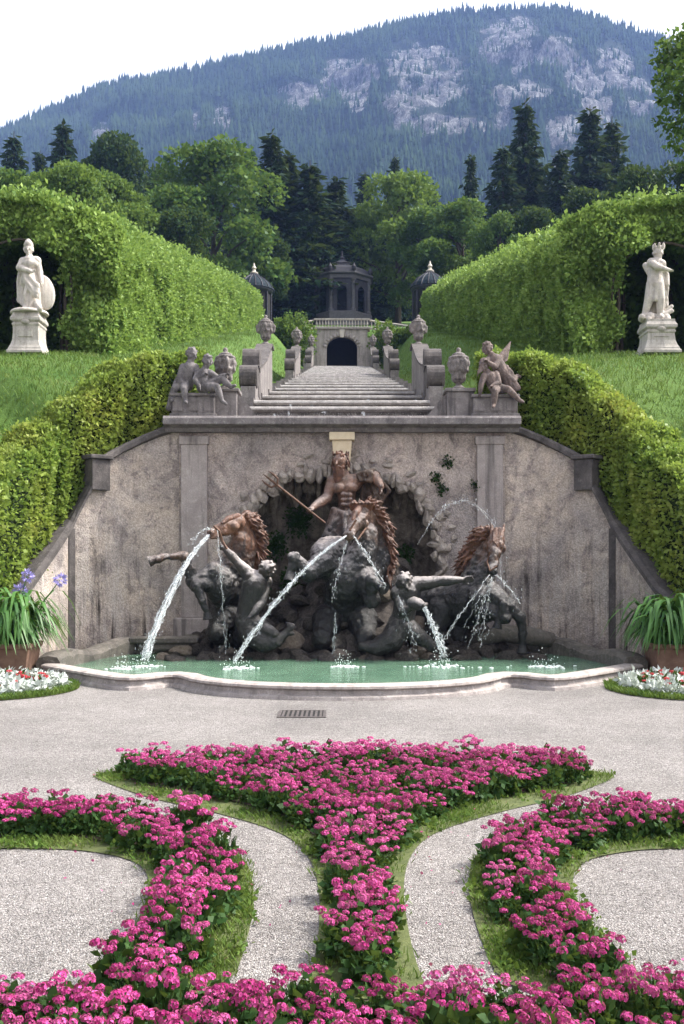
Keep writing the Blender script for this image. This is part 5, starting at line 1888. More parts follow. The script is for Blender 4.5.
def head(mb, c, r, fwd, up=(0, 0, 1), hair=True, beard=False, child=False, curls=1):
    c = np.asarray(c, float)
    fwd = unit(np.asarray(fwd, float)); up = np.asarray(up, float)
    up = unit(up - fwd * (up @ fwd)); sd = np.cross(fwd, up)
    B = np.stack([sd, fwd, up], 1)
    w = lambda x, y, z: c + B @ np.array([x, y, z]) * r
    mb.ell(c + B @ np.array([0, -.05, .12]) * r, np.array([.80, .95, .95]) * r, B)
    mb.ell(w(0, .15, -.35), np.array([.62, .66, .62 if not child else .5]) * r, B)
    if child:
        for s in (-1, 1): mb.ell(w(s * .36, .52, -.32), .32 * r)
    mb.cap(w(0, .92, .12), w(0, 1.12, -.22), .10 * r, .16 * r, seg=8)          # nose
    mb.cap(w(-.36, .78, .22), w(.36, .78, .22), .13 * r, .13 * r, seg=8)       # brow
    for s in (-1, 1):
        mb.ell(w(s * .30, .80, .04), .12 * r)                                  # eye
        mb.ell(w(s * .80, -.02, -.05), np.array([.12, .2, .28]) * r, B)        # ear
    mb.ell(w(0, .82, -.48), np.array([.22, .13, .07]) * r, B)                  # lips
    mb.ell(w(0, .82, -.59), np.array([.18, .12, .07]) * r, B)
    mb.ell(w(0, .66, -.82), np.array([.26, .22, .18]) * r, B)                  # chin
    rs = np.random.default_rng(int(abs(c[0] * 977) + 5))
    if hair:
        for _ in range(int(46 * curls)):
            d = unit(rs.normal(size=3))
            if d[1] > .25 and d[2] < .45: continue
            if d[2] < -.45: continue
            mb.ell(w(d[0] * .84, d[1] * .93 - .05, d[2] * .98 + .12), rs.uniform(.13, .22) * r, seg=8, rings=6)
    if beard:
        for _ in range(34):
            x = rs.uniform(-.5, .5); z = rs.uniform(-1.9, -.55)
            mb.cap(w(x, .62 + .12 * rs.uniform(), z), w(x * .8, .7, z - .3), .16 * r, .09 * r, seg=8)


def hair_and_beard(mb, c, r, fwd):
    fwd = unit(np.asarray(fwd, float)); up = unit(np.array([0, 0, 1.0]) - fwd * fwd[2]); sd = np.cross(fwd, up)
    B = np.stack([sd, fwd, up], 1)
    w = lambda x, y, z: c + B @ np.array([x, y, z]) * r
    rs = np.random.default_rng(77)
    for _ in range(70):
        d = unit(rs.normal(size=3))
        if d[1] > .35 and d[2] < .5: continue
        if d[2] < -.7: continue
        a = w(d[0] * .85, d[1] * .95 - .05, d[2] + .14)
        mb.cap(a, a + B @ np.array([d[0] * .12, d[1] * .1 - .05, -.45]) * r * rs.uniform(.5, 1.3), .13 * r, .06 * r, seg=8)
    for _ in range(60):
        x = rs.uniform(-.62, .62); z = -.5 - abs(rs.normal()) * .5
        y = .72 - .35 * abs(x)
        mb.cap(w(x, y, z), w(x * .7 + rs.normal() * .1, y + .12, z - rs.uniform(.4, .9)), .12 * r, .04 * r, seg=8)
    for s in (-1, 1): mb.cap(w(0, .98, -.36), w(s * .42, .8, -.55), .07 * r, .05 * r, seg=8)


def folds(mb, tops, bottoms, r, n=14, jit=.03):
    """hanging cloth: ridged capsules from an upper to a lower curve"""
    tops = np.asarray(tops, float); bottoms = np.asarray(bottoms, float)
    rs = np.random.default_rng(n)
    for i in range(n):
        q = i / (n - 1) * (len(tops) - 1); k_ = min(int(q), len(tops) - 2); f = q - k_
        a = tops[k_] * (1 - f) + tops[k_ + 1] * f
        q = i / (n - 1) * (len(bottoms) - 1); k_ = min(int(q), len(bottoms) - 2); f = q - k_
        b = bottoms[k_] * (1 - f) + bottoms[k_ + 1] * f
        m_ = (a + b) / 2 + rs.normal(size=3) * jit
        rr = r * rs.uniform(.75, 1.25)
        mb.cap(a, m_, rr * .8, rr, seg=8).cap(m_, b, rr, rr * 1.1, seg=8)


# ------------------------------------------------------------------ horses
def horse_head(mb, poll, muzzle, side, s, open_=True):
    """long wedge skull from poll to muzzle; side: unit vector across the head"""
    poll, muzzle = np.asarray(poll, float), np.asarray(muzzle, float)
    d = muzzle - poll; L = np.linalg.norm(d); d /= L
    side = np.asarray(side, float); side = unit(side - d * (side @ d))
    nrm = np.cross(side, d)                                # towards brow (front of the face)
    if nrm[2] < 0 and abs(d[2]) < .9: nrm = -nrm
    if abs(d[2]) >= .9 and nrm[1] > 0: nrm = -nrm
    w = lambda t, n_, x: poll + d * L * t + nrm * s * n_ + side * s * x
    mb.cap(w(.06, .0, 0), w(.5, .02, 0), s * .34, s * .29)
    mb.cap(w(.4, .06, 0), w(.86, .03, 0), s * .25, s * .20)
    mb.ell(w(.92, .0, 0), np.array([.22, .22, .2]) * s)
    mb.cap(w(.3, -.22, 0), w(.78, -.16, 0), s * .24, s * .13)                 # jaw
    for x in (-1, 1):
        mb.ell(w(.28, -.18, x * .17), .24 * s)                                # cheek
        mb.ell(w(.27, .17, x * .24), .10 * s)                                 # eye
        mb.cap(w(.22, .24, x * .18), w(.36, .2, x * .26), s * .07, s * .06)    # brow ridge
        mb.cap(w(.92, .10, x * .13), w(.97, .02, x * .16), s * .075, s * .07)  # nostril flare
        mb.cap(w(-.02, .1, x * .2), w(-.28, .18, x * .26), s * .10, s * .03)  # ear
    if open_:
        mb.cap(w(.8, -.24, 0), w(.98, -.22, 0), s * .11, s * .10)              # lower lip
    return w


def locks(pts, dirs, r, n, ln, seed, spread=.5):
    """wavy strands of mane along a line"""
    rs = np.random.default_rng(seed)
    mb = MB()
    pts = np.asarray(pts, float); dirs = np.asarray(dirs, float)
    for i in range(n):
        q = rs.uniform(0, len(pts) - 1.001); k_ = int(q); f = q - k_
        p = pts[k_] * (1 - f) + pts[k_ + 1] * f
        d = unit(dirs[k_] * (1 - f) + dirs[k_ + 1] * f + rs.normal(size=3) * spread * .5)
        L = ln * rs.uniform(.6, 1.25)
        side = unit(np.cross(d, rs.normal(size=3)))
        pp = [p, p + d * L * .33 + side * L * .10, p + d * L * .66 - side * L * .08 - np.array([0, 0, L * .10]), p + d * L - np.array([0, 0, L * .28])]
        rr = r * rs.uniform(.7, 1.2)
        mb.chain(pp, [rr, rr * 1.15, rr * .8, rr * .35], seg=8, rings=3)
    return mb


def leg(mb, pts, rad):
    rad = [rad[0]] + [r * .84 for r in rad[1:]]
    mb.chain(pts, rad)
    for p, r in zip(pts[1:-1], rad[1:-1]): mb.ell(p, r * 1.2)


def hoof(p, d, r):
    p = np.asarray(p, float); d = unit(np.asarray(d, float))
    return MB().tube([p - d * r * .4, p + d * r * .3, p + d * r * 1.5], [r * .95, r * 1.05, r * 1.4], 14)


# --- horse with outstretched foreleg, rearing at the left
hl = empty('horse_statue', tuple(P(222, 655, 15.6)), 'rearing bronze horse with outstretched foreleg and red brown mane, spouting to the pool edge', 'statue', 'rearing horses of the fountain')
mb = MB()
poll, muz = P(240, 521, 15.25), P(209, 534, 14.98)
horse_head(mb, poll, muz, unit(np.array([.45, .8, .1])), .34)
mb.chain([P(240, 524, 15.4), P(244, 545, 15.5), P(237, 566, 15.55), P(227, 590, 15.55)], [.15, .21, .27, .30])
mb.chain([P(241, 540, 15.35), P(235, 558, 15.4), P(223, 580, 15.4)], [.15, .20, .27])
mb.ell(P(221, 585, 15.3), (.27, .30, .33))
mb.chain([P(224, 585, 15.55), P(226, 610, 15.8), P(232, 636, 16.1)], [.29, .27, .28])
mb.ell(P(238, 640, 16.2), (.36, .5, .34))
mb.ell(P(214, 575, 15.2), (.16, .2, .22)); mb.ell(P(206, 577, 15.15), (.12, .15, .16))
leg(mb, [P(212, 575, 15.2), P(194, 581, 15.05), P(184, 557, 14.95), P(166, 556, 14.85)], [.17, .135, .085, .05])
mb.cap(P(184, 557, 14.95), P(180, 556, 14.93), .085, .06)
mb.cap(P(166, 556, 14.85), P(157, 559, 14.8), .048, .066)
leg(mb, [P(212, 583, 15.15), P(197, 586, 14.95), P(202, 601, 14.9), P(207, 613, 14.92)], [.14, .105, .07, .05])
leg(mb, [P(224, 615, 15.5), P(216, 632, 15.3), P(222, 645, 15.45), P(218, 656, 15.35)], [.24, .16, .10, .075])
leg(mb, [P(240, 620, 15.7), P(243, 636, 15.5), P(250, 646, 15.6), P(247, 658, 15.55)], [.24, .16, .10, .075])
put('body', sculpt('body', mb, .016, 2, .016, 10), M['horse'], hl)
crest = [P(240, 516, 15.3), P(248, 528, 15.45), P(251, 543, 15.6), P(247, 560, 15.7)]
mn = locks(crest, [(.9, .2, .35), (1, .2, .05), (.9, .2, -.3), (.5, .2, -.9)], .025, 230, .27, 3, .40)
mn.chain([P(238, 516, 15.2), P(228, 519, 15.1), P(222, 523, 15.02)], [.05, .05, .025])
put('mane', sculpt('mane', mn, .0115, 1), M['mane'], hl)
put('hoof', hoof(P(155, 559.5, 14.8), (-1, -.1, -.35), .062).mesh('hoof'), M['horse'], hl)
put('hoof', hoof(P(207, 614, 14.92), (.15, -.1, -1), .055).mesh('hoof'), M['horse'], hl)
put('bridle', MB().tube([P(214, 526, 14.92), P(219, 531, 14.9), P(222, 541, 14.95), P(227, 549, 14.95)], .022, 6).mesh('bridle'), M['iron'], hl)

# --- central horse, facing the garden
hc = empty('horse_statue', tuple(P(345, 655, 15.6)), 'central grey bronze horse facing the garden with bowed head and brown mane', 'statue', 'rearing horses of the fountain')
mb = MB()
poll, muz = P(362, 511, 15.15), P(348, 538, 14.78)
horse_head(mb, poll, muz, unit(np.array([.93, .25, .25])), .40)
mb.chain([P(363, 513, 15.28), P(376, 535, 15.55), P(376, 558, 15.6), P(360, 585, 15.55)], [.17, .22, .28, .34])
mb.chain([P(368, 534, 15.25), P(362, 556, 15.25), P(352, 580, 15.28)], [.17, .22, .28])
mb.ell(P(346, 580, 15.3), (.33, .32, .38))
mb.ell(P(326, 560, 15.25), (.25, .28, .30)); mb.ell(P(365, 580, 15.25), (.20, .25, .28))
mb.ell(P(333, 553, 15.5), (.36, .32, .27))
mb.chain([P(346, 590, 15.5), P(346, 620, 15.8), P(346, 645, 16.2)], [.36, .32, .30])
mb.ell(P(333, 640, 16.0), (.24, .4, .3)); mb.ell(P(361, 640, 16.0), (.24, .4, .3))
leg(mb, [P(325, 562, 15.15), P(309, 573, 14.95), P(294, 558, 14.85), P(291, 572, 14.85)], [.21, .15, .10, .07])
leg(mb, [P(366, 582, 15.1), P(372, 600, 14.92), P(371, 580, 14.82), P(379, 586, 14.8)], [.20, .13, .09, .07])
leg(mb, [P(328, 620, 15.5), P(322, 638, 15.2), P(328, 646, 15.35), P(325, 660, 15.3)], [.26, .17, .11, .08])
leg(mb, [P(362, 620, 15.5), P(366, 638, 15.2), P(362, 648, 15.35), P(364, 660, 15.3)], [.26, .17, .11, .08])
put('body', sculpt('body', mb, .016, 2, .018, 10), M['horse_mid'], hc)
crest = [P(364, 506, 15.2), P(376, 522, 15.4), P(384, 545, 15.55), P(382, 568, 15.6)]
mn = locks(crest, [(.5, 0, .6), (.8, -.2, -.2), (.6, -.3, -.7), (.2, -.4, -1)], .026, 240, .27, 4, .40)
mn.chain([P(362, 505, 15.1), P(356, 513, 14.95), P(353, 520, 14.88)], [.06, .06, .03])
for k_ in range(7): mn.chain([P(352 + k_ * 3, 509, 15.1), P(351 + k_ * 3.2, 505 - (k_ % 2) * 3, 15.05), P(352 + k_ * 3.5, 503, 15.0)], [.035, .035, .02])
put('mane', sculpt('mane', mn, .0115, 1), M['mane'], hc)
put('hoof', hoof(P(290.5, 573, 14.85), (-.1, -.1, -1), .07).mesh('hoof'), M['horse_mid'], hc)
put('hoof', hoof(P(380, 586, 14.8), (.5, -.5, -.3), .07).mesh('hoof'), M['horse_mid'], hc)
put('bridle', MB().tube([P(356, 520, 14.82), P(350, 530, 14.75), P(357, 540, 14.9), P(366, 528, 15.05)], .02, 6).mesh('bridle'), M['iron'], hc)

# --- right horse, lying forward with legs stepping right
hr = empty('horse_statue', tuple(P(478, 655, 15.7)), 'dark bronze horse with tossed rust brown mane lunging to the right', 'statue', 'rearing horses of the fountain')
mb = MB()
poll, muz = P(497, 536, 15.2), P(492, 574, 14.92)
horse_head(mb, poll, muz, unit(np.array([.95, -.3, 0])), .38)
mb.chain([P(496, 540, 15.32), P(485, 556, 15.45), P(476, 580, 15.5), P(470, 598, 15.5)], [.14, .19, .25, .31])
mb.chain([P(489, 558, 15.3), P(484, 578, 15.3), P(482, 600, 15.3)], [.12, .18, .26])
mb.ell(P(482, 602, 15.3), (.28, .32, .34))
mb.chain([P(474, 602, 15.5), P(452, 604, 15.75), P(432, 604, 15.95)], [.36, .36, .33])
mb.ell(P(428, 610, 16.0), (.36, .38, .36))
mb.ell(P(493, 598, 15.2), (.18, .2, .2))
leg(mb, [P(492, 596, 15.15), P(508, 606, 15.0), P(520, 617, 14.97), P(523, 634, 14.98), P(522, 647, 15.0)], [.19, .14, .10, .07, .06])
leg(mb, [P(488, 610, 15.1), P(505, 618, 14.9), P(503, 604, 14.88), P(498, 622, 14.9)], [.16, .10, .07, .055])
leg(mb, [P(440, 612, 15.6), P(432, 634, 15.45), P(440, 645, 15.55), P(436, 656, 15.5)], [.25, .16, .11, .08])
leg(mb, [P(460, 615, 15.8), P(458, 636, 15.7), P(464, 646, 15.75), P(460, 658, 15.7)], [.25, .16, .11, .08])
put('body', sculpt('body', mb, .016, 2, .016, 10), M['horse'], hr)
crest = [P(494, 531, 15.25), P(484, 542, 15.4), P(474, 558, 15.5), P(470, 575, 15.55)]
mn = locks(crest, [(-.5, .1, .4), (-1, .1, .1), (-.9, .1, -.2), (-.5, .1, -.8)], .025, 230, .29, 5, .40)
for k_ in range(4): mn.chain([P(494 + k_ * 1.8, 533, 15.2), P(494 + k_ * 2.0, 531 - (k_ % 2) * 2, 15.1), P(493 + k_ * 1.6, 541 + k_ * 2, 15.0)], [.03, .03, .012])
put('mane', sculpt('mane', mn, .0115, 1), M['mane'], hr)
put('hoof', hoof(P(522, 647, 15.0), (0, -.1, -1), .06).mesh('hoof'), M['horse'], hr)
put('hoof', hoof(P(498, 623, 14.9), (-.2, -.1, -1), .055).mesh('hoof'), M['horse'], hr)
put('bridle', MB().tube([P(490, 552, 14.98), P(487, 562, 14.95), P(490, 571, 14.85), P(497, 566, 14.9)], .018, 6).mesh('bridle'), M['iron'], hr)

# ------------------------------------------------------------------ sea god with trident
D = 16.35
nep = empty('sea_god_statue', tuple(P(345, 560, D)), 'crowned bearded sea god statue in rust brown bronze standing before the niche', 'statue')
mb = MB()
hc_ = P(340.5, 462, D - .1)
head(mb, hc_, .155, (-.45, -1, -.08), hair=False)
hb = MB()
hair_and_beard(hb, hc_, .155, (-.45, -1, -.08))
sl, sr = P(333, 482, D), P(357.5, 480, D + .02)
mb.cap(P(342, 471, D), P(344, 480, D + .02), .10, .13)
mb.cap(P(338.5, 484, D), P(352.5, 483, D), .15, .15)
for s, px in ((-1, 338.5), (1, 351)): mb.ell(P(px, 488, D - .125), (.115, .08, .09))
mb.ell(sl, .115); mb.ell(sr, .115)
mb.chain([P(345.5, 488, D), P(347, 500, D), P(347.5, 514, D)], [.175, .14, .17])
for k_ in range(3):
    for s in (-1, 1): mb.ell(P(346.5 + s * 3, 495 + k_ * 5, D - .165), (.055, .04, .04))
el, wl = P(327, 498, D - .12), P(313, 507.5, D - .35)
mb.chain([sl, (sl + el) / 2, el], [.10, .095, .074]); mb.chain([el, (el * .6 + wl * .4), wl], [.088, .085, .055])
hand(mb, wl, P(309, 509, D - .42) - wl, (-.3, -.4, -.8), .20, 1.15)
er = P(373, 474, D - .05); wr = P(381, 487, D - .18)
mb.chain([sr, (sr + er) / 2, er], [.10, .095, .075]); mb.chain([er, (er + wr) / 2, wr], [.09, .085, .058])
hand(mb, wr, P(381, 494, D - .22) - wr, (-1, -.2, 0), .2, .5)
mb.chain([P(341, 520, D), P(332, 538, D - .1), P(333, 566, D + .05)], [.2, .17, .11])
mb.chain([P(354, 520, D), P(362, 540, D), P(362, 566, D + .1)], [.2, .17, .11])
put('body', sculpt('body', mb, .0135, 1, .006, 9), M['neptune'], nep)
put('hair', sculpt('hair', hb, .012, 0), M['mane'], nep)
mb = MB()
folds(mb, [P(333, 509, D - .10), P(345, 514, D - .22), P(358, 507, D - .08)], [P(328, 545, D - .15), P(345, 560, D - .30), P(364, 540, D - .12)], .055, 16, .04)
folds(mb, [P(358, 508, D - .10), P(346, 516, D - .24)], [P(334, 522, D - .18), P(331, 534, D - .15)], .05, 7, .03)
put('loincloth', sculpt('loincloth', mb, .016, 2), M['neptune'], nep)
mb = MB()
folds(mb, [P(357, 475, D - .10), P(364, 471, D - .15), P(373, 469, D - .12), P(379, 473, D - .05)], [P(361, 480, D - .12), P(368, 481, D - .16), P(374, 481, D - .12), P(380, 483, D - .05)], .028, 14, .03)
folds(mb, [P(361, 475, D + .08), P(370, 475, D + .1), P(380, 479, D + .05)], [P(369, 522, D + .1), P(374, 522, D + .02), P(382, 500, D + .1)], .03, 16, .06)
put('cloak', sculpt('cloak', mb, .014, 1, .012, 9), M['cloak'], nep)
cr = MB()
cc = hc_ + np.array([0, .02, .13])
cr.lathe([(.11, -.03), (.122, -.03), (.128, .005), (.115, .005)], tuple(cc), 20)
for k_ in range(9):
    a = 2 * math.pi * k_ / 9
    cr.cap(cc + [.12 * math.cos(a), .12 * math.sin(a), -.01], cc + [.13 * math.cos(a), .13 * math.sin(a), .035], .018, .012, seg=8)
put('crown', cr.mesh('crown'), M['mane'], nep, smooth=True)
tri = empty('trident', tuple(P(323, 522, D - .45)), 'slanting rusty trident gripped by the sea god', 'trident')
t0, t1 = P(325, 523, D - .38), P(277, 485, D - .62)
put('shaft', MB().tube([t0, t1], .019, 8).mesh('shaft'), M['iron'], tri)
dv = unit(t1 - t0); sv = unit(np.cross(dv, [0, 1, 0]))
for k_ in (-1, 0, 1):
    pr = [t1, t1 + sv * k_ * .085 + dv * .05, t1 + sv * k_ * .095 + dv * .16, t1 + sv * k_ * .085 + dv * (.24 if k_ else .28)]
    put('prong', MB().tube(pr, [.02, .018, .017, .005], 7).mesh('prong'), M['iron'], tri)

# ------------------------------------------------------------------ tritons
tl = empty('triton_statue', tuple(P(250, 650, 15.2)), 'fish tailed triton reaching up to the bridle of the left horse, seen from behind', 'statue', 'tritons of the fountain')
mb = MB()
D = 15.0
head(mb, P(266, 570, D), .145, (-.6, .6, .3), curls=1.2)
s1, s2 = P(251, 577, D - .02), P(264, 582, D + .12)
mb.cap(P(263, 577, D), P(257, 582, D), .08, .10)
mb.cap(s1, s2, .13, .13)
mb.chain([P(255, 584, D), P(249, 603, D + .05), P(247, 620, D + .1)], [.19, .165, .18])
el, wl = P(237, 562, D - .02), P(225, 549, D - .02)
mb.chain([s1, (s1 + el) / 2, el], [.105, .10, .07]); mb.chain([el, (el + wl) / 2, wl], [.07, .07, .045])
hand(mb, wl, (-.8, 0, .5), (0, 1, 0), .15, 1.0)
el, wl = P(262, 603, D - .02), P(252, 615, D - .18)
mb.chain([s2, (s2 + el) / 2, el], [.10, .095, .07]); mb.chain([el, wl], [.07, .045])
hand(mb, wl, (-.7, -.3, -.4), (0, 0, -1), .15, .6)
put('body', sculpt('body', mb, .0135, 2, .006, 9), M['triton'], tl)
mb = MB()
mb.chain([P(247, 618, D + .1), P(252, 634, D), P(264, 643, D - .1), P(277, 641, D - .12), P(286, 633, D - .1)], [.19, .185, .15, .10, .06])
mb.chain([P(248, 622, D + .05), P(262, 628, D - .05), P(274, 634, D - .15)], [.15, .13, .08])
mb.chain([P(286, 633, D - .1), P(292, 626, D - .1), P(287, 624, D - .05)], [.06, .05, .03]).chain([P(286, 633, D - .1), P(293, 634, D - .12)], [.055, .03])
put('tail', sculpt('tail', mb, .015, 2, .01, 14), M['triton'], tl)

tr_ = empty('triton_statue', tuple(P(408, 650, 15.2)), 'reclining triton with outstretched arm pouring water beside the right horse', 'statue', 'tritons of the fountain')
mb = MB()
D = 14.95
head(mb, P(404, 583, D - .05), .15, (.25, -1, -.35), beard=True)
s1, s2 = P(399, 594, D + .02), P(417, 584.5, D)
mb.cap(P(406, 588, D), P(409, 592, D), .09, .11)
mb.cap(s1, s2, .14, .13)
mb.chain([P(408, 592, D + .02), P(405, 608, D + .08), P(402, 624, D + .12)], [.20, .175, .19])
el, wl = P(441, 581, D - .1), P(461, 580, D - .14)
mb.chain([s2, (s2 * .5 + el * .5), el], [.12, .105, .075]); mb.chain([el, (el * .6 + wl * .4), wl], [.075, .078, .047])
hand(mb, wl, (1, -.05, .12), (.1, -1, -.2), .21, .45)
el, wl = P(402, 612, D - .14), P(413, 607, D - .3)
mb.chain([s1, (s1 + el) / 2, el], [.11, .10, .075]); mb.chain([el, wl], [.075, .05])
hand(mb, wl, (1, -.2, 0), (.2, -.3, -1), .16, .8)
put('body', sculpt('body', mb, .0135, 2, .006, 9), M['triton'], tr_)
mb = MB()
mb.chain([P(402, 622, D + .12), P(392, 640, D + .02), P(376, 648, D - .02), P(362, 646, D - .05)], [.20, .18, .13, .07])
mb.chain([P(403, 624, D + .1), P(418, 636, D - .02), P(432, 646, D)], [.17, .13, .08])
put('tail', sculpt('tail', mb, .015, 2, .01, 14), M['triton'], tr_)
jar = MB().tube([P(409, 602, D - .28), P(413, 603, D - .32), P(419, 604.5, D - .38), P(423, 606, D - .42), P(424.5, 607, D - .44)], [.06, .10, .09, .055, .075], 14)
put('jar', jar.mesh('jar'), M['triton'], tr_, smooth=True)

# ------------------------------------------------------------------ boulders of the mound
RK = [rock_mesh(i, .72, 2) for i in range(8)]
for m_ in RK: m_.materials.append(M['rock'])
def mound(x, y):
    c = math.exp(-((x - .28) / .85) ** 2) * 1.55 + .28 + .42 * math.exp(-((x + .2) / 1.6) ** 2) + .30 * math.exp(-((x - 1.6) / .9) ** 2)
    return max(0.0, c * sstep(14.9, 16.6, y)) * float(1 - sstep(2.2, 3.0, abs(x - .0)))
gx, gy = np.meshgrid(np.linspace(-3.0, 3.1, 80), np.linspace(14.8, 17.3, 40))
gzz = np.array([[mound(a, b) + .12 * mnoise.noise(Vector((a * 3, b * 3, 1))) - .10 for a, b in zip(r1, r2)] for r1, r2 in zip(gx, gy)])
idx = np.arange(gx.size).reshape(gx.shape)
F = np.stack([idx[:-1, :-1], idx[:-1, 1:], idx[1:, 1:], idx[1:, :-1]], -1).reshape(-1, 4)
o = put('rock_mound', np_mesh('rock_mound', np.stack([gx, gy, gzz], -1).reshape(-1, 3), F), M['rock'])
tag(o, kind='structure')
rr = random.Random(21)
cnt = 0
spots = []
while len(spots) < 230:
    x = rr.uniform(-2.85, 2.95); y = rr.uniform(14.85, 16.95)
    size = rr.uniform(.09, .24) * (1.0 if abs(x - .2) < 1.4 else .8)
    if all((x - a) ** 2 + (y - b) ** 2 > (.5 * (size + c)) ** 2 for a, b, c in spots): spots.append((x, y, size))
    cnt += 1
    if cnt > 20000: break
for x, y, size in spots:
    pale = rr.random() < .08
    o = bpy.data.objects.new('boulder', rr.choice(RK)); COL.objects.link(o)
    o.location = (x, y, max(.05, mound(x, y)) + rr.uniform(-.02, .05))
    o.scale = (size * rr.uniform(.8, 1.3), size, size * rr.uniform(.7, 1.2))
    o.rotation_euler = (rr.uniform(-.5, .5), rr.uniform(-.5, .5), rr.uniform(0, 6.28))
    if pale:
        o.material_slots[0].link = 'OBJECT'; o.material_slots[0].material = M['rock_pale']
    zone = 'left horse' if x < -.8 else ('central horse' if x < .9 else 'right horse')
    tag(o, f'{"pale brown" if pale else "dark wet"} boulder heaped around the {zone}', 'rock', f'{"pale" if pale else "dark"} boulders around the {zone}')
o = bpy.data.objects.new('boulder', RK[3].copy()); COL.objects.link(o)
o.data.materials.clear(); o.data.materials.append(M['rock_pale'])
o.location = P(182, 651, 15.4); o.scale = (.19, .16, .13)
tag(o, 'ochre brown boulder lying alone at the left end of the heap', 'rock')
o = bpy.data.objects.new('stone_slab', MB().box(-.55, .55, -.14, .14, 0, .10).box(-.42, .42, -.08, .17, -.11, -.002).mesh('stone_slab')); COL.objects.link(o)
o.data.materials.append(M['curb']); o.location = P(165, 643, 15.9); b_ = o.modifiers.new('bevel', 'BEVEL'); b_.width = .02
tag(o, 'stepped stone ledge at the wall foot left of the left horse', 'ledge')
mb = MB().tube([P(478, 642, 15.6), P(500, 633, 15.7), P(530, 636, 15.8), P(552, 640, 15.9)], [.10, .14, .15, .12], 12)
o = put('fallen_column', mb.mesh('fallen_column'), M['curb'], smooth=True); base_at(o, P(515, 645, 15.75))
tag(o, 'thick rounded stone beam lying behind the right horse hooves', 'stone beam')

# dark moss and ferns in the cave
acc = []
for px, py, d, rpx, nl in ((300, 520, 17.2, 16, 500), (275, 545, 17.0, 14, 400), (262, 590, 16.4, 8, 250), (290, 580, 16.6, 12, 300), (405, 555, 16.8, 10, 220)):
    c = P(px, py, d)
    dd = unit(rng.normal(size=(nl, 3)))
    acc.append(leaf_arrays(c + dd * rng.uniform(.2, 1, (nl, 1)) * rpx * d / 1000 * np.array([1, .4, 1.1]), dd * [1, .5, 1] + [0, -.6, 0], np.full(nl, .06), .35, 1.0, .2))
V, F = cat_arrays(acc)
tag(put('cave_moss', np_mesh('cave_moss', V, F), M['lf_tree_dk']), 'dark moss and ferns on the rocks inside the niche', 'moss', kind='stuff')

# ------------------------------------------------------------------ falling water
def jet(name, p0, p1, rise, r0, r1, label, drops=40, strands=3, spread=.03, grp='water jets of the fountain'):
    p0, p1 = np.asarray(p0, float), np.asarray(p1, float)
    rs = np.random.default_rng(int(abs(p0[0] * 1000 + p1[0] * 37)))
    mb = MB()
    for k_ in range(strands):
        off0 = rs.normal(size=3) * r0 * .3; off1 = rs.normal(size=3) * spread
        pts, rad = [], []
        for i in range(26):
            t_ = i / 25
            c = p0 * (1 - t_) + p1 * t_ + np.array([0, 0, rise * 4 * t_ * (1 - t_)])
            c = c + off0 * (1 - t_) + off1 * t_ + rs.normal(size=3) * .006 * (1 + 2 * t_)
            pts.append(c); rad.append((r0 * (1 - t_) + r1 * t_) * rs.uniform(.4, 1.0) / (2.0 if k_ == 0 else 3.2))
        mb.tube(pts, rad, 7)
    for _ in range(drops):
        t_ = rs.uniform(.1, 1)
        c = p0 * (1 - t_) + p1 * t_ + np.array([0, 0, rise * 4 * t_ * (1 - t_)]) + rs.normal(size=3) * (.015 + spread * 1.3 * t_)
        q = rs.uniform(.002, .0065)
        mb.ell(c, (q, q, q * 3), seg=6, rings=5)
    o = put(name, mb.mesh(name), M['jet'], smooth=True)
    base_at(o, p0)
    return tag(o, label, 'water jet', grp)


jet('water_jet', P(209, 535, 14.9), P(143, 658, 13.9),     .22, .030, .040, 'broad white jet arching from the left horse mouth to the pool edge', 420, 18, .030)
jet('water_jet', P(214, 530, 14.85), P(192, 545, 14.8), .10, .018, .02, 'faint short spray above the left horse muzzle', 14, 2)
jet('water_jet', P(217, 530, 14.85), P(226, 650, 14.85), .05, .012, .012, 'thin drip falling straight down the chest of the left horse', 60, 2, .03)
jet('water_jet', P(346, 536, 14.7), P(235, 661, 13.7),     .20, .020, .022, 'long thin jet from the central horse slanting down to the left', 300, 11, .02)
jet('water_jet', P(347, 541, 14.72), P(332, 600, 14.6), .04, .018, .012, 'short jet dropping straight below the central horse muzzle', 50, 2, .03)
jet('water_jet', P(353, 536, 14.72), P(386, 585, 14.5), .04, .018, .02, 'short jet from the central horse falling to the right', 50, 3, .04)
jet('water_jet', P(336, 612, 14.75), P(334, 656, 14.7), .0, .010, .014, 'thin trickle running down the dark belly of the central horse', 40, 2, .02)
jet('water_jet', P(490, 575, 14.85), P(438, 645, 14.4), .03, .018, .02, 'straight thin jet from the right horse slanting left', 40, 2, .02)
jet('water_jet', P(492, 577, 14.85), P(472, 640, 14.6), .03, .014, .014, 'middle drizzle falling below the right horse muzzle', 70, 3, .08)
jet('water_jet', P(493, 577, 14.85), P(482, 645, 14.7), .02, .012, .012, 'inner drizzle falling almost straight from the right horse muzzle', 50, 2, .05)
jet('water_jet', P(496, 575, 14.85), P(519, 603, 14.6), .05, .018, .018, 'short jet from the right horse flying to the right', 30, 2, .04)
jet('water_jet', P(424, 607, 14.5), P(444, 657, 14.2),   .05, .035, .04, 'white pour of water from the triton jar into the pool', 120, 9, .035)
jet('water_jet', P(398, 596, 14.75), P(414, 650, 14.5), .04, .012, .012, 'scattered trickle beside the reclining triton', 80, 2, .05)
jet('water_jet', P(418, 545, 15.6), P(497, 528, 15.2), .55, .008, .008, 'thin beaded arc of spray over the right horse head', 120, 2, .015)
jet('water_jet', P(497, 528, 15.2), P(505, 596, 15.1), .05, .008, .008, 'beaded spray dropping past the right horse ear', 90, 1, .06)

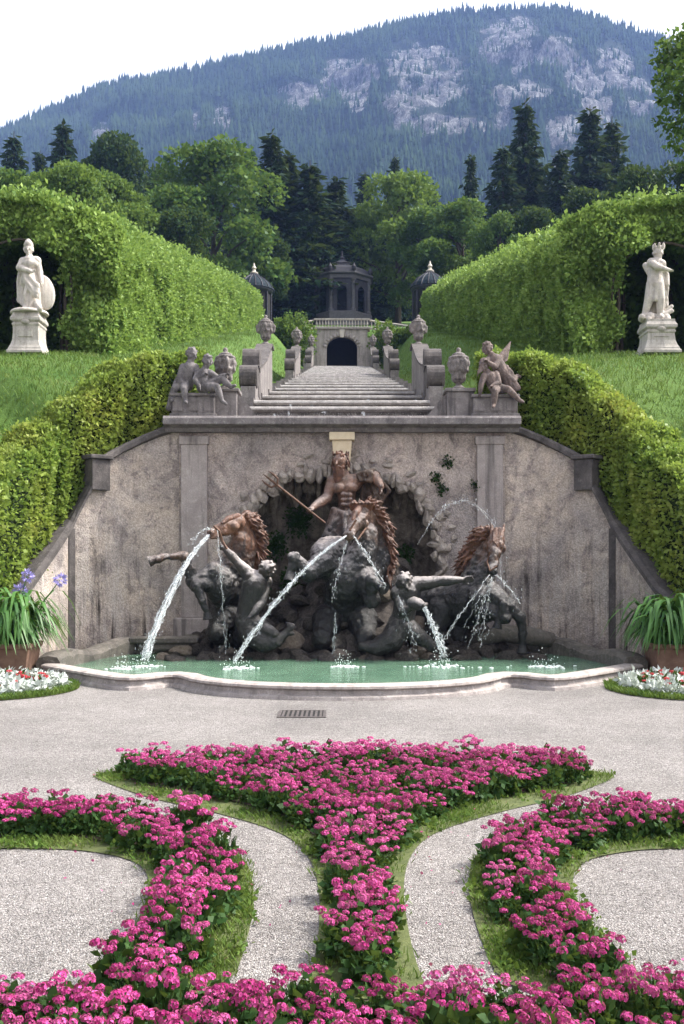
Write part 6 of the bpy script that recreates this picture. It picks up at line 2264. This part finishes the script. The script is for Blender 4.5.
# foam where the jets strike
for px, py, d, w, lab in ((142, 659, 13.9, .34, 'foam patch where the broad left jet strikes'), (237, 664, 13.7, .40, 'foam patch where the long slanting jet strikes'), (440, 664, 13.9, .55, 'broad foam patch below the triton jar'), (545, 664, 13.9, .40, 'foam patch at the right end of the pool'), (120, 663, 13.6, .2, 'small foam streak in the left corner of the pool'), (345, 664, 13.9, .3, 'thin foam streak under the central horse')):
    c = np.array([(px - 342) * d / 1000, d, .09])
    mb = MB()
    rs = np.random.default_rng(px)
    for _ in range(55):
        x, y = rs.normal(size=2) * np.array([w * .36, w * .25])
        q = rs.uniform(.006, .022)
        mb.ell(c + [x, y, 0], (q * 1.6, q * 1.3, q * .55), seg=7, rings=5)
    for _ in range(50):
        x, y = rs.normal(size=2) * w * .28
        q = rs.uniform(.003, .007)
        mb.ell(c + [x, y, abs(rs.normal()) * .09], (q, q, q * 1.4), seg=6, rings=5)
    o = put('foam', mb.mesh('foam'), M['foam'], smooth=True)
    tag(o, lab, 'foam', kind='stuff')

# ------------------------------------------------------------------ cherub groups on the wall platform
def cherub(mb, J, D, hr_, face, s=1.0):
    p = lambda k_: P(J[k_][0], J[k_][1], D + (J[k_][2] if len(J[k_]) > 2 else 0))
    head(mb, p('head'), hr_, face, child=True, curls=1.1)
    ch, pe = p('chest'), p('hip')
    hd = p('head')
    mb.cap(hd * .5 + ch * .5, ch, hr_ * .55, hr_ * .8)
    mb.chain([ch, (ch + pe) / 2, pe], [hr_ * 1.05, hr_ * 1.12, hr_ * 1.15])
    for a in ('L', 'R'):
        if 'sh' + a in J:
            sh, el, ha = p('sh' + a), p('el' + a), p('ha' + a)
            mb.chain([sh, (sh + el) / 2, el, (el + ha) / 2, ha], [hr_ * .58, hr_ * .55, hr_ * .43, hr_ * .43, hr_ * .30])
            hand(mb, ha, ha - el, (0, -.4, -1), hr_ * 1.0, .7)
        if 'kn' + a in J:
            kn, ft = p('kn' + a), p('ft' + a)
            mb.chain([pe, (pe + kn) / 2, kn], [hr_ * .85, hr_ * .80, hr_ * .58]); mb.chain([kn, kn * .6 + ft * .4, ft], [hr_ * .56, hr_ * .56, hr_ * .36])
            to = p('to' + a) if 'to' + a in J else ft + np.array([.02, -.11, -.03])
            mb.cap(ft, to, hr_ * .36, hr_ * .26)


def block_pedestal(parent, x0, x1, ztop, y0=16.62, y1=17.05):
    b = put('plinth', MB().box(x0, x1, y0, y1, 3.962, 4.02).box(x0 + .03, x1 - .03, y0 + .03, y1, 4.02, ztop - .05).box(x0, x1, y0 - .01, y1, ztop - .05, ztop).mesh('plinth'), M['block'], parent, bevel=.012)
    w = (x1 - x0) / 3
    for k_ in range(3):
        put('panel', MB().box(x0 + .05 + k_ * w, x0 + (k_ + 1) * w - .04, y0 + .012, y0 + .028, 4.06, ztop - .09).mesh('panel'), M['block'], b, bevel=.006)


D = 16.72
cl_ = empty('cherub_group', (P(196, 415, D)[0], 16.85, 3.962), 'grey stone pair of seated cherubs on a block at the left end of the wall', 'statue', 'cherub groups on the wall')
block_pedestal(cl_, P(170, 0, 16.7)[0], P(217, 0, 16.7)[0], 4.36)
mb = MB()
cherub(mb, dict(head=(191.5, 354), chest=(189.5, 368), hip=(186, 385, .05), shL=(183, 367), elL=(179, 380, -.05), haL=(186, 386, -.12), shR=(195.5, 367), elR=(200, 378, -.1), haR=(204, 375, -.15), knL=(175, 388, -.05), ftL=(171.5, 400, -.05), knR=(184, 389, -.2), ftR=(186, 402, -.2)), D, .108, (.75, -.7, -.35))
put('cherub', sculpt('cherub', mb, .0105, 1), M['putto'], cl_)
mb = MB()
cherub(mb, dict(head=(207.5, 361), chest=(204, 374), hip=(203.5, 387), shL=(198.5, 373), elL=(195, 380, -.1), haL=(199, 386, -.15), shR=(210, 373, -.02), elR=(218, 378, -.06), haR=(225, 375, -.1), knL=(217, 387, -.16), ftL=(222, 401, -.16), toL=(226, 404, -.2), knR=(222, 379, -.08), ftR=(231, 387, -.1), toR=(235, 385.5, -.12)), D - .05, .105, (.35, -.9, -.3))
put('cherub', sculpt('cherub', mb, .0105, 1), M['putto'], cl_)
mb = MB()
folds(mb, [P(181, 372, D + .05), P(176, 382, D - .02)], [P(173, 398, D - .04), P(169, 408, D - .04)], .045, 7, .02)
put('drapery', sculpt('drapery', mb, .012, 1), M['putto'], cl_)

cr_ = empty('cherub_group', (P(495, 415, D)[0], 16.85, 3.962), 'brownish stone pair of wrestling cherubs with raised wing at the right end of the wall', 'statue', 'cherub groups on the wall')
block_pedestal(cr_, P(471, 0, 16.7)[0], P(519, 0, 16.7)[0], 4.34)
mb = MB()
cherub(mb, dict(head=(487, 348.5), chest=(495, 360), hip=(502.5, 373), shL=(489, 359), elL=(483, 366, -.15), haL=(479, 372, -.2), shR=(499.5, 358), elR=(495, 367, -.14), haR=(488, 362, -.2), knR=(513, 381, -.05), ftR=(517, 376, .1), toR=(520, 377, .12), knL=(510, 388, -.02), ftL=(514, 399, .02)), D + .10, .105, (-.5, -.85, -.2))
put('cherub', sculpt('cherub', mb, .0105, 1), M['putto_brown'], cr_)
mb = MB()
cherub(mb, dict(head=(484, 365.5), chest=(490, 377), hip=(496.5, 389), shL=(484, 376, -.05), elL=(481, 385, -.1), haL=(480, 393, -.1), shR=(496, 374), elR=(499, 383, -.1), haR=(492, 386, -.16), knR=(508, 389, -.14), ftR=(519, 400, -.14), toR=(523, 402, -.17), knL=(495, 391, -.24), ftL=(494, 405, -.22), toL=(493, 407, -.30)), D - .02, .102, (-.35, -.9, -.25))
put('cherub', sculpt('cherub', mb, .0105, 1), M['putto_brown'], cr_)
for nm, tip, ln in (('wing', (510.5, 342), 1), ('wing', (509, 350), .8)):
    mb = MB()
    b = P(498.5, 357, D + .16); e = P(tip[0], tip[1], D + .30)
    for k_ in range(7):
        f = k_ / 6
        mb.cap(b + np.array([0.02 * f, 0, -.10 * f]), b + (e - b) * (1 - .45 * f) + np.array([.05 * f, 0, -.12 * f]), .028, .014, seg=8)
    put(nm, sculpt(nm, mb, .010, 1), M['putto_brown'], cr_)
mb = MB()
folds(mb, [P(506, 366, D + .06), P(511, 372, D + .06)], [P(510, 390, D + .05), P(518, 388, D + .05)], .04, 7, .02)
put('drapery', sculpt('drapery', mb, .012, 1), M['putto_brown'], cr_)

# ------------------------------------------------------------------ pale garden statues
def statue_pedestal(parent, cx, d, zt, zb, w):
    """profiled square pedestal with flared foot and panels"""
    H_ = zt - zb
    q = w / .70
    prof = [(.60, 0), (.60, .07), (.56, .09), (.55, .13), (.50, .20), (.45, .32), (.43, .5), (.43, H_ - .34), (.46, H_ - .31), (.46, H_ - .27), (.42, H_ - .25), (.50, H_ - .20), (.50, H_ - .14), (.44, H_ - .05), (.44, H_)]
    ped = put('pedestal', MB().lathe([(r * 1.03 * q, z) for r, z in prof], (cx, d, zb), 4, rot=math.pi / 4).mesh('pedestal'), M['pedestal'], parent, bevel=.015)
    put('panel', MB().box(cx - .17 * q, cx + .17 * q, d - .345 * q, d - .30 * q, zb + .40, zt - .42).mesh('panel'), M['pedestal'], ped, bevel=.01)
    put('crest', MB().ell((cx, d - .33 * q, zt - .24), (.11, .06, .07)).mesh('crest'), M['pedestal'], ped, smooth=True)


D = 24.6
c0 = P(29.5, 355, D)
zb = float(ground_z(c0[0], D)) - .03
zt = P(0, 315, D)[2]
sl_ = empty('marble_statue', (c0[0], D, zb), 'pale marble statue of a helmeted robed woman leaning on a round shield', 'statue', 'marble statues before the arbours')
statue_pedestal(sl_, c0[0], D, zt, zb, .70)
mb = MB()
head(mb, P(28.6, 250, D - .02), .135, (.15, -1, -.05), curls=.7)
for k_ in range(3): mb.cap(P(28.3, 243.5 - k_, D), P(27, 241.5 + k_ * 3.5, D + .12), .07, .05)
mb.cap(P(28.6, 244.5, D - .02), P(28.6, 243, D), .12, .09)
mb.cap(P(29, 254, D), P(29.5, 259, D), .075, .09)
sL, sR = P(23.5, 262, D), P(36.5, 261, D)
mb.cap(sL, sR, .12, .12); mb.ell(P(30, 264, D - .08), (.2, .13, .13))
mb.chain([P(30, 263, D), P(29.5, 272, D), P(29.5, 282, D)], [.19, .165, .22])
eL, hL_ = P(19.3, 268, D - .1), P(31, 271.5, D - .25)
mb.chain([sL, eL], [.11, .085]); mb.chain([eL, hL_], [.085, .05]); hand(mb, hL_, (1, -.2, .2), (0, -1, 0), .15, .4)
eR, hR_ = P(40, 272, D), P(41.5, 283, D - .1)
mb.chain([sR, eR], [.10, .075]); mb.chain([eR, hR_], [.075, .05]); hand(mb, hR_, (.1, -.3, -1), (1, 0, 0), .14, .5)
folds(mb, [P(22, 278, D), P(30, 279, D - .18), P(38, 277, D)], [P(18.5, 300, D + .02), P(29, 309, D - .18), P(40, 308, D - .02)], .055, 17, .03)
folds(mb, [P(23, 270, D - .1), P(25, 280, D - .2)], [P(38, 285, D - .22), P(36, 297, D - .24)], .045, 9, .02)
folds(mb, [P(21, 262, D + .12), P(38, 262, D + .15)], [P(19, 300, D + .2), P(42, 306, D + .2)], .06, 10, .03)
mb.chain([P(36, 303, D - .12), P(40, 308.5, D - .3)], [.09, .06]); mb.chain([P(26, 307, D - .12), P(23.5, 311, D - .3)], [.08, .06])
mb.lathe([(.46, 0), (.46, .05), (.42, .09)], (c0[0], D, zt + .002), 20)
put('figure', sculpt('figure', mb, .016, 1), M['marble'], sl_)
sh = MB().lathe([(.02, .05), (.2, .04), (.38, .0), (.44, -.02), (.44, -.06), (.1, -.03)], (0, 0, 0), 32, sx=.62)
me = sh.mesh('shield')
cS = P(43.5, 292, D + .02)
me.transform(Matrix.Translation(cS) @ Matrix.Rotation(math.radians(-9), 4, 'Y') @ Matrix.Rotation(math.radians(18), 4, 'Z') @ Matrix.Rotation(math.radians(90), 4, 'X'))
put('shield', me, M['marble'], sl_, smooth=True)

D = 24.2
c0 = P(657, 358, D)
zb = float(ground_z(c0[0], D)) - .03
zt = P(0, 322, D)[2]
sr_ = empty('marble_statue', (c0[0], D, zb), 'pale marble statue of a crowned huntress with bent arm stepping on rocks', 'statue', 'marble statues before the arbours')
statue_pedestal(sr_, c0[0], D, zt, zb, .72)
mb = MB()
head(mb, P(658, 253.5, D - .02), .135, (.55, -.85, -.1), curls=1.1)
for k_ in range(7):
    a = k_ * 2 * math.pi / 7
    mb.cap(P(658.5, 248.5, D) + [.11 * math.cos(a), .11 * math.sin(a), 0], P(658.8, 246, D) + [.13 * math.cos(a), .13 * math.sin(a), .02], .04, .03)
mb.cap(P(657, 257, D), P(656, 262, D), .07, .085)
sL, sR = P(651.5, 262.5, D + .05), P(661.5, 264, D - .08)
mb.cap(sL, sR, .115, .11); mb.ell(P(657.5, 267, D - .10), (.16, .12, .12))
mb.chain([P(656.5, 265, D), P(656, 275, D), P(655, 285, D)], [.18, .15, .20])
eL, hL_ = P(658, 267, D - .28), P(669, 270, D - .3)
mb.chain([sL, P(653, 264, D - .16), eL], [.095, .09, .075]); mb.chain([eL, hL_], [.075, .045]); hand(mb, hL_, (1, -.1, -.15), (0, -.5, -1), .14, .4)
eR, hR_ = P(666.5, 276, D + .05), P(667.5, 285, D - .05)
mb.chain([sR, eR, hR_], [.09, .07, .05]); hand(mb, hR_, (.1, -.1, -1), (-1, 0, 0), .13, .6)
mb.chain([P(652.5, 284, D), P(649, 300, D - .05), P(644.5, 315, D)], [.15, .115, .07])
mb.chain([P(658, 285, D - .05), P(660.5, 299, D - .12), P(660, 315, D - .08)], [.15, .11, .07])
mb.cap(P(644.5, 315, D), P(643, 317, D - .14), .06, .05); mb.cap(P(660, 315, D - .08), P(661.5, 317, D - .24), .06, .05)
folds(mb, [P(650, 268, D + .08), P(658, 270, D - .12), P(662, 270, D)], [P(648.5, 293, D + .05), P(655, 300, D - .16), P(664, 293, D - .02)], .045, 14, .025)
folds(mb, [P(649, 275, D + .14), P(664, 275, D + .14)], [P(647, 314, D + .16), P(666, 306, D + .14)], .055, 12, .03)
folds(mb, [P(664, 280, D), P(668, 282, D)], [P(663.5, 309, D), P(667, 296, D)], .04, 5, .02)
mb.chain([P(645.5, 265.5, D + .2), P(650, 275, D + .16)], [.075, .06])
mb.chain([P(664, 314, D - .05), P(671.5, 306.5, D - .05)], [.06, .05]); mb.chain([P(663, 315, D - .1), P(672, 311, D - .1)], [.06, .05])
rs = np.random.default_rng(4)
for _ in range(26): mb.ell(P(rs.uniform(640, 668), rs.uniform(316, 320), D + rs.uniform(-.25, .25)), rs.uniform(.06, .11))
put('figure', sculpt('figure', mb, .016, 1), M['marble'], sr_)
